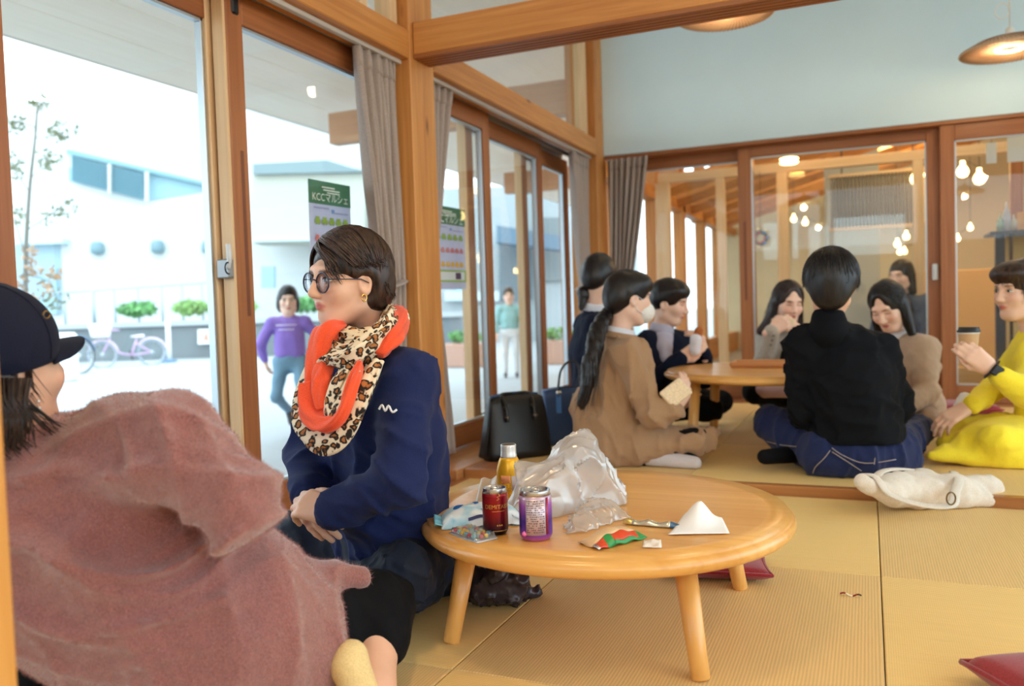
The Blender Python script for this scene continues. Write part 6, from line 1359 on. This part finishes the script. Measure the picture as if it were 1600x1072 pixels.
def navy_front():
    f = nrm(RIGHT * .78 - AWAY * .42); hd = Head(P(1046, 474, 4.45), f, -.22, -.04, 1.0); neck = P(1034, 516, 4.48)
    J = dict(pelvis=P(1040, 622, 4.55), chest=P(1036, 570, 4.5), shL=P(1020, 536, 4.62), shR=P(1050, 540, 4.38), elL=P(1060, 590, 4.66), wrL=P(1090, 555, 4.42), elR=P(1058, 590, 4.26), wrR=P(1066, 556, 4.22), hipL=P(1036, 626, 4.64), hipR=P(1044, 628, 4.46), knL=P(1125, 628, 4.58), anL=P(1070, 640, 4.42), knR=P(1110, 640, 4.3), anR=P(1060, 640, 4.5))
    J['shL'] = P(1075, 536, 4.60); J['shR'] = P(1012, 536, 4.46); J['elL'] = P(1100, 590, 4.5); J['wrL'] = P(1100, 552, 4.32); J['elR'] = P(1020, 596, 4.34); J['wrR'] = P(1064, 560, 4.25)
    r = seated('person in navy jacket holding a bread roll with both hands', hd, neck, J, NAVYJ, BLACKT, .98, [(J['wrL'], nrm(-RIGHT * .25 + UP * .75 - AWAY * .3), RIGHT * .6 - AWAY * .6, -1, .7), (J['wrR'], nrm(RIGHT * .75 + UP * .45), -AWAY * .8, 1, .6)], [], .005, 61, .009, TONE_P, None, False)
    V, F = surf([cap(neck - UP * .02, P(1040, 560, 4.36), .05, .03, .03), cap(neck - UP * .04, P(1036, 545, 4.40), .06, .04, .03)], .008, lambda X: .003 * wob(X, 60, 3)); ob('blouse', V, F, fabric('blouse_lilac', (188, 184, 204), .85, .1, 400, .1, .05), r, True)
    collar(r, neck, hd, fabric('blouse_lilac', (188, 184, 204), .85, .1, 400, .1, .05), .054, .05)
    hair(hd, CAP_ + [ell((0, .03, .075), (.075, .07, .045), k=.03)] + [ell((.01, .115, -.035), (.058, .080, .080), k=.02, op='s'), ell((.086, .0, -.02), (.02, .024, .036), k=.01, op='s'), ell((-.086, .0, -.02), (.02, .024, .036), k=.01, op='s')], HB, r, .005)
    br = root('bread_roll', P(1090, 520, 4.2), 'brown bread roll in white paper held by the person in navy jacket', 'food')
    V, F = surf([cap(P(1087, 538, 4.22), P(1092, 517, 4.22), .024, .022, .02)], .005); ob('roll', V, F, fabric('roll_brown', (176, 100, 52), .7, 0, 120, .3, .15), br, True)
    V, F = surf([cap(P(1086, 548, 4.22), P(1088, 530, 4.215), .026, .030, .02)], .005, lambda X: .003 * wob(X, 90, 5)); ob('paper_sleeve', V, F, SHIRTW, br, True)
navy_front()
def grey_woman():
    f = nrm(-AWAY * .95 + RIGHT * .1); hd = Head(P(1231, 474, 4.75), f, -.22, .06, 1.0); neck = P(1234, 516, 4.82)
    J = dict(pelvis=P(1232, 610, 4.92), chest=P(1232, 560, 4.86), shL=P(1268, 532, 4.84), shR=P(1198, 534, 4.84), elL=P(1272, 580, 4.68), wrL=P(1248, 518, 4.60), elR=P(1190, 578, 4.68), wrR=P(1206, 518, 4.58), hipL=P(1258, 615, 4.92), hipR=P(1208, 615, 4.92), knL=P(1290, 612, 4.6), anL=P(1225, 625, 4.66), knR=P(1180, 612, 4.6), anR=P(1240, 625, 4.72))
    gj = fabric('jacket_grey', (178, 168, 156), .85, .15, 260, .3, .14)
    r = seated('person in pale grey jacket eating a sandwich held at the mouth', hd, neck, J, gj, BLACKT, .98, [(J['wrL'], nrm(-RIGHT * .8 + UP * .5), UP * .3 - AWAY * .8, 1, .6), (J['wrR'], nrm(RIGHT * .8 + UP * .5), UP * .3 - AWAY * .8, -1, .6)], [], .005, 71, .009, TONE_P, None, False)
    V, F = surf([cap(neck - UP * .03, P(1232, 572, 4.74), .05, .055, .03)], .009); ob('undershirt', V, F, BLACKT, r, True)
    V, F = surf([cap(P(1195, 606, 4.56), P(1235, 604, 4.56), .06, .06, .04)], .01, lambda X: .006 * wob(X, 30, 3)); ob('lap_cloth', V, F, fabric('cloth_pink', (216, 184, 190), .9, .1, 300, .1, .05), r, True)
    for k in range(3): lathe('cuff_button', [(.001, -.004), (.008, 0), (.001, .004)], J['wrR'] + (J['elR'] - J['wrR']) * (.1 + .12 * k) - AWAY * .046, plain('button_dark', (40, 34, 34), .5), r, 8)
    lh = [cap((.062, -.02, .0), (.080, .0, -.17), .035, .03, .03), cap((-.062, -.02, .0), (-.078, .0, -.14), .032, .026, .03), cap((.07, -.03, -.08), (.13, -.02, -.17), .03, .025, .03), cap((-.07, -.03, -.06), (-.10, -.02, -.15), .03, .022, .03)]
    hair(hd, CAP_ + lh + [ell((0, .118, -.032), (.058, .080, .084), k=.02, op='s'), ell((.005, .112, .045), (.034, .06, .062), k=.02, op='s')], HDB, r, .006)
    sp = [((.1, .4, .9), (.95, .25 - .2 * k, -.25), 16, .08, [(.004, .0, -.04), (.006, 0, -.05), (.008, 0, -.05)]) for k in range(5)] + [((-.1, .4, .9), (-.95, .25 - .2 * k, -.25), 16, .08, [(-.004, .0, -.04), (-.004, 0, -.05), (-.006, 0, -.04)]) for k in range(5)]
    strands(hd, sp, HDB, r, 'hair_strands', .002, 12)
    sd = root('sandwich', P(1226, 505, 4.55), 'white bread sandwich at the mouth of the person in grey jacket', 'food')
    V, F = boxvf(A(-.05, -.02, -.024), A(.05, .02, .024), .008); c = P(1226, 504, 4.60); V = np.array(V); ob('bread_slices', c + V[:, 0:1] * RIGHT + V[:, 1:2] * AWAY + V[:, 2:3] * UP, F, fabric('bread_pale', (236, 212, 178), .9, .0, 160, .4, .08), sd)
grey_woman()
def beige_woman():
    f = nrm(-RIGHT * .62 - AWAY * .55); hd = Head(P(1388, 480, 4.12), f, -.5, -.12, 1.0); neck = P(1400, 520, 4.18)
    J = dict(pelvis=P(1420, 640, 4.15), chest=P(1420, 572, 4.16), shL=P(1444, 545, 4.02), shR=P(1388, 540, 4.34), elL=P(1448, 615, 3.92), wrL=P(1405, 640, 3.80), elR=P(1375, 600, 4.40), wrR=P(1350, 600, 4.2), hipL=P(1430, 645, 4.06), hipR=P(1412, 642, 4.24), knL=P(1452, 662, 3.84), anL=P(1440, 664, 4.0), knR=P(1345, 640, 4.1), anR=P(1400, 650, 4.0))
    bj = fabric('jacket_beige', (176, 148, 124), .85, .15, 420, .2, .06)
    r = seated('person in beige jacket with loose long black hair bowing beside the rear doors', hd, neck, J, bj, fabric('skirt_beige', (170, 142, 122), .85, .1, 400, .2, .06), 1.0, [(J['wrR'], nrm(-RIGHT * .6 + UP * .6), -AWAY, 1, .6)], [cap(P(1455, 630, 4.0), P(1462, 660, 3.95), .06, .05, .05)], .006, 81, .009, TONE_P, None, False, 'jacket', None, 'skirt')
    collar(r, neck, hd, SHIRTW, .055, .04)
    lh = [cap((.06, -.02, .0), (.085, .03, -.17), .038, .022, .03), cap((-.06, -.02, .0), (-.08, .03, -.15), .036, .02, .03), cap((.05, -.07, -.05), (.075, -.06, -.24), .045, .02, .03), cap((-.02, -.085, -.05), (-.0, -.08, -.22), .05, .02, .03)]
    hair(hd, CAP_ + lh + [ell((0, .120, -.030), (.05, .080, .090), k=.02, op='s'), ell((0, .112, .05), (.028, .06, .062), k=.02, op='s')], HB, r, .006)
    sp = [((.05, .5, .85), (.95, .35 - .25 * k, -.2), 18, .08, [(.004, .004, -.04), (.004, .004, -.05), (.006, 0, -.05)]) for k in range(6)] + [((-.05, .5, .85), (-.95, .35 - .25 * k, -.2), 18, .08, [(-.002, .004, -.04), (-.002, 0, -.05)]) for k in range(5)] + [((0, -.5, .8), (.4 - .2 * k, -.9, -.3), 16, .1, [(.004, 0, -.05), (.004, 0, -.05)]) for k in range(4)]
    strands(hd, sp, HB, r, 'hair_strands', .002, 13)
beige_woman()
def yellow_woman():
    f = nrm(-RIGHT * .97 - AWAY * .2); hd = Head(P(1594, 456, 3.36), f, -.03, .0, 1.0); neck = P(1616, 520, 3.38)
    J = dict(pelvis=P(1640, 690, 3.42), chest=P(1628, 590, 3.4), shL=P(1618, 556, 3.24), shR=P(1605, 552, 3.56), elL=P(1604, 614, 3.10), wrL=P(1566, 590, 3.12), elR=P(1562, 600, 3.62), wrR=P(1520, 632, 3.40), hipL=P(1640, 695, 3.32), hipR=P(1640, 690, 3.52), knL=P(1560, 690, 3.24), anL=P(1640, 710, 3.3), knR=P(1510, 676, 3.5), anR=P(1600, 700, 3.5))
    ye = fabric('dress_yellow', (252, 228, 58), .8, .1, 380, .2, .06)
    sk = [cap(P(1470, 706, 3.34), P(1560, 690, 3.36), .025, .08, .06), cap(P(1530, 690, 3.34), P(1640, 690, 3.4), .075, .12, .06), cap(P(1455, 712, 3.32), P(1600, 722, 3.22), .018, .04, .05), cap(P(1480, 690, 3.45), P(1560, 670, 3.5), .04, .07, .05)]
    r = seated('person in loose yellow dress holding a paper coffee cup', hd, neck, J, ye, ye, 1.02, [(P(1546, 574, 3.14), nrm(-RIGHT * .75 + UP * .62), -AWAY * .85 - UP * .25, -1, .75), (J['wrR'] + nrm(-RIGHT * .8 - UP * .45) * .028, nrm(-RIGHT * .8 - UP * .45), UP * .8 - AWAY * .4, 1, .45)], [], .006, 91, .0085, TONE_P, A(.52, 3.75, S), True, 'dress_top', None, 'dress_skirt', sk)
    V, F, C = flesh([cap(J['elL'], P(1546, 574, 3.14), .030, .026, .01)], .007, TONE_P); fo_ = ob('forearm', V, F, SKIN, r, True); ca_ = fo_.data.color_attributes.new('tone', 'FLOAT_COLOR', 'POINT'); ca_.data.foreach_set('color', C.astype(np.float32).ravel())
    hair(hd, mir(CAP_ + [ell((0, .04, .075), (.078, .075, .045), k=.03), cap((.068, -.03, .0), (.072, -.035, -.10), .034, .024, .03), cap((-.068, -.03, .0), (-.072, -.035, -.10), .034, .024, .03), ell((0, -.08, -.05), (.07, .045, .09), k=.04)] + [ell((0, .125, -.040), (.056, .080, .086), k=.015, op='s'), ell((.085, .036, -.04), (.03, .03, .05), k=.01, op='s')]), HBR, r, .005)
    sp = [((0, .25 - .12 * k, .97), (.95, .55 - .3 * k, -.1 - .1 * k), 18, .07, [(.0, .0, -.03), (0, 0, -.03)]) for k in range(6)] + [((0, .4, .9), (.4 - .2 * k, .98, .22), 16, .06, [(0, .002, -.014)]) for k in range(5)] + [((0, -.3, .95), (.3, -.9, -.1), 20, .2, [(0, 0, -.05)])]
    strands(hd, mirs(sp), HBR, r, 'hair_strands', .0018, 14)
    for k in range(5): lathe('earring', [(.001, -.006), (.006, 0), (.001, .006)], hd.w(A(-.083, .004, -.040 - .011 * k)), plain('pearl_white', (236, 232, 226), .2, .2), r, 8)
    V, F = surf([cap(neck - UP * .01, neck - RIGHT * .05 - UP * .09, .055, .03, .03)], .007); ob('blouse', V, F, fabric('blouse_aqua', (186, 220, 222), .85, .1, 400, .1, .04), r, True)
    d = nrm(P(1546, 574, 3.14) - J['elL']); c = P(1549, 577, 3.137)
    x = nrm(np.cross(d, UP)); y = np.cross(x, d)
    tube('watch_strap', [c + .034 * (math.cos(t) * x + math.sin(t) * y) for t in np.linspace(0, 6.283, 25)], .010, DARKP, r, 6, flat=.3)
    fc = nrm(-AWAY - UP * .1); q = c + fc * .036; u = d; v = np.cross(fc, u); V, F = boxvf((-.019, -.022, -.005), (.019, .022, .006), .004); V = np.array(V); ob('watch_face', q + V[:, 0:1] * u + V[:, 1:2] * v + V[:, 2:3] * fc, F, plain('watch_glass', (14, 14, 18), .12), r)
    cpw = root('coffee_cup', P(1513, 548, 3.1), 'brown paper coffee cup with black lid in the raised hand', 'cup')
    c = P(1514, 553, 3.195); lathe('cup', [(.026, 0), (.027, .002), (.0375, .085)], c, plain('kraft_paper', (196, 156, 112), .8), cpw, 28); lathe('lid', [(.039, .083), (.041, .085), (.041, .090), (.037, .093), (.036, .102), (.032, .104), (.001, .102)], c, plain('lid_black', (30, 32, 36), .4), cpw, 28)
    lathe('white_band', [(.0372, .078), (.0385, .084)], c, plain('cup_white', (226, 222, 214), .6), cpw, 28)
    ts = root('tissue', P(1505, 630, 3.5), 'crumpled white tissue tucked by the yellow sleeve', 'tissue')
    V, F = surf([cap(P(1500, 640, 3.5), P(1508, 622, 3.5), .03, .024, .02)], .006, lambda X: .008 * np.abs(wob(X, 60, 3)) - .004); ob('tissue_paper', V, F, NAP, ts, True)
yellow_woman()
# ---- people outdoors and beyond the glass
def standing(label, px_head, py_head, t, gz, f, scale, top, bottom, hairm, topname, pose=None, hairp=(), cat='person'):
    hc = P(px_head, py_head, t); f = nrm(f); lf = A(-f[1], f[0], 0); H_ = hc[2] - gz; k = H_ / 1.45; base = A(hc[0], hc[1], gz)
    B = lambda x, y, z: base + lf * x * k + f * y * k + UP * z * k
    J = dict(pelvis=B(0, 0, .80), chest=B(0, 0, 1.05), neck=B(0, 0, 1.30), shL=B(.17, 0, 1.22), shR=B(-.17, 0, 1.22), elL=B(.24, .0, .98), wrL=B(.24, .1, .78), elR=B(-.24, .0, .98), wrR=B(-.24, .1, .78), hipL=B(.09, 0, .80), hipR=B(-.09, 0, .80), knL=B(.10, .04, .45), anL=B(.10, -.02, .07), knR=B(-.10, .04, .45), anR=B(-.10, -.02, .07), toL=B(.1, .12, .04), toR=B(-.1, .12, .04))
    for a, v in (pose or {}).items(): J[a] = B(*v)
    r = root('person', base, label, cat); hd = Head(hc, f, -.05, 0, scale)
    sc_ = lambda pr: [(a, b, c, d * k if a == 'c' and not isinstance(d, type(None)) else d, e * k if a == 'c' else e, kk * k, op) for (a, b, c, d, e, kk, op) in pr]
    JT = dict(J); JT['pelvis'] = B(0, 0, .92)
    wear(topname, sc_(torso(JT, 1.0, .045 * k)), top, r, .014, .005, 14, 3, [], B(0, 0, .80)[2]); wear('trousers', sc_(legs(J, .95)), bottom, r, .014, .005, 14, 4, [], gz + .03)
    V, F = surf(sc_(feet(J)), .012, None, gz + .004); ob('shoes', V, F, plain('shoe_dark', (60, 62, 66), .7), r, True)
    body([face_mesh(hd, J['neck'], .006, TONE_P), hand_mesh(J['wrL'], J['wrL'] - J['elL'], lf, 1, .4, 1, .4, k, .006), hand_mesh(J['wrR'], J['wrR'] - J['elR'], -lf, -1, .4, 1, .4, k, .006), flesh(sc_(torso(J, .8, .045 * k) + legs(J, .75)), .016, TONE_P, gz + .02)], r); eyes(hd, r, True)
    hair(hd, CAP_ + list(hairp) + FCUT, hairm, r, .007); return r
g_ = standing('girl in purple sweater and jeans striding across the yard', 450, 470, 6.5, GZ, nrm(-AWAY * .9 + RIGHT * .25), .95, fabric('sweater_purple', (142, 112, 196), .9, .2, 200, .2, .06), fabric('jeans_pale', (112, 146, 168), .85, .1, 200, .2, .08), HB, 'sweater',
    dict(knL=(.10, .22, .50), anL=(.06, .02, .10), toL=(.06, .18, .05), knR=(-.16, .10, .46), anR=(-.04, -.20, .28), toR=(-.02, -.18, .14), elL=(.33, -.05, 1.02), wrL=(.40, .05, .86), elR=(-.30, -.08, 1.0), wrR=(-.26, -.16, .82)), [ell((.06, -.03, -.03), (.035, .05, .07), k=.03), ell((-.06, -.03, -.03), (.035, .05, .07), k=.03)], 'person')
g_['label'] = 'person in purple sweater and jeans striding across the yard outside'
for z, w in ((.0, .13), (-.035, .10)):
    q = P(447, 508, 6.40) + UP * z; tube('sweater_print', [q - RIGHT * w * .6, q + RIGHT * w * .6], .009, plain('print_white', (226, 220, 240), .8), g_, 5, flat=.4)
standing('small child in teal top far outside the second window bay', 795, 462, 11.5, GZ, nrm(-AWAY), .95, fabric('top_teal', (140, 190, 190), .9, .1, 200, .1, .05), fabric('trouser_white', (220, 222, 224), .9, .1, 200, .1, .04), HB, 'tshirt')['label'] = 'person in teal top standing far off outside the second window bay'
def glass_person():
    f = nrm(-RIGHT * .7 - AWAY * .5); hd = Head(P(1408, 432, 6.45), f, -.1, 0, 1.0); neck = P(1414, 460, 6.5); c = neck; ax = A(-f[1], f[0], 0); q = lambda x, y, z: c + ax * x + f * y + UP * z
    J = dict(pelvis=q(0, 0, -.52), chest=q(0, 0, -.25), shL=q(.17, 0, -.07), shR=q(-.17, 0, -.07), elL=q(.22, .05, -.32), wrL=q(.1, .22, -.42), elR=q(-.22, .05, -.32), wrR=q(-.1, .22, -.42), hipL=q(.09, 0, -.54), hipR=q(-.09, 0, -.54), knL=q(.3, .3, -.58), anL=q(-.05, .25, -.62), knR=q(-.3, .3, -.58), anR=q(.05, .3, -.62))
    r = seated('person in slate jacket sitting in the room behind the glass', hd, neck, J, fabric('top_slate', (72, 80, 96), .9, .02, 200, .1, .05), BLACKT, 1.0, [], [], .006, 95, .013, TONE_P, A(neck[0], neck[1], -.02), False)
    hair(hd, CAP_ + [cap((.06, -.03, 0), (.07, -.03, -.12), .035, .03, .03), cap((-.06, -.03, 0), (-.07, -.03, -.12), .035, .03, .03)] + FCUT, HB, r, .008)
glass_person()
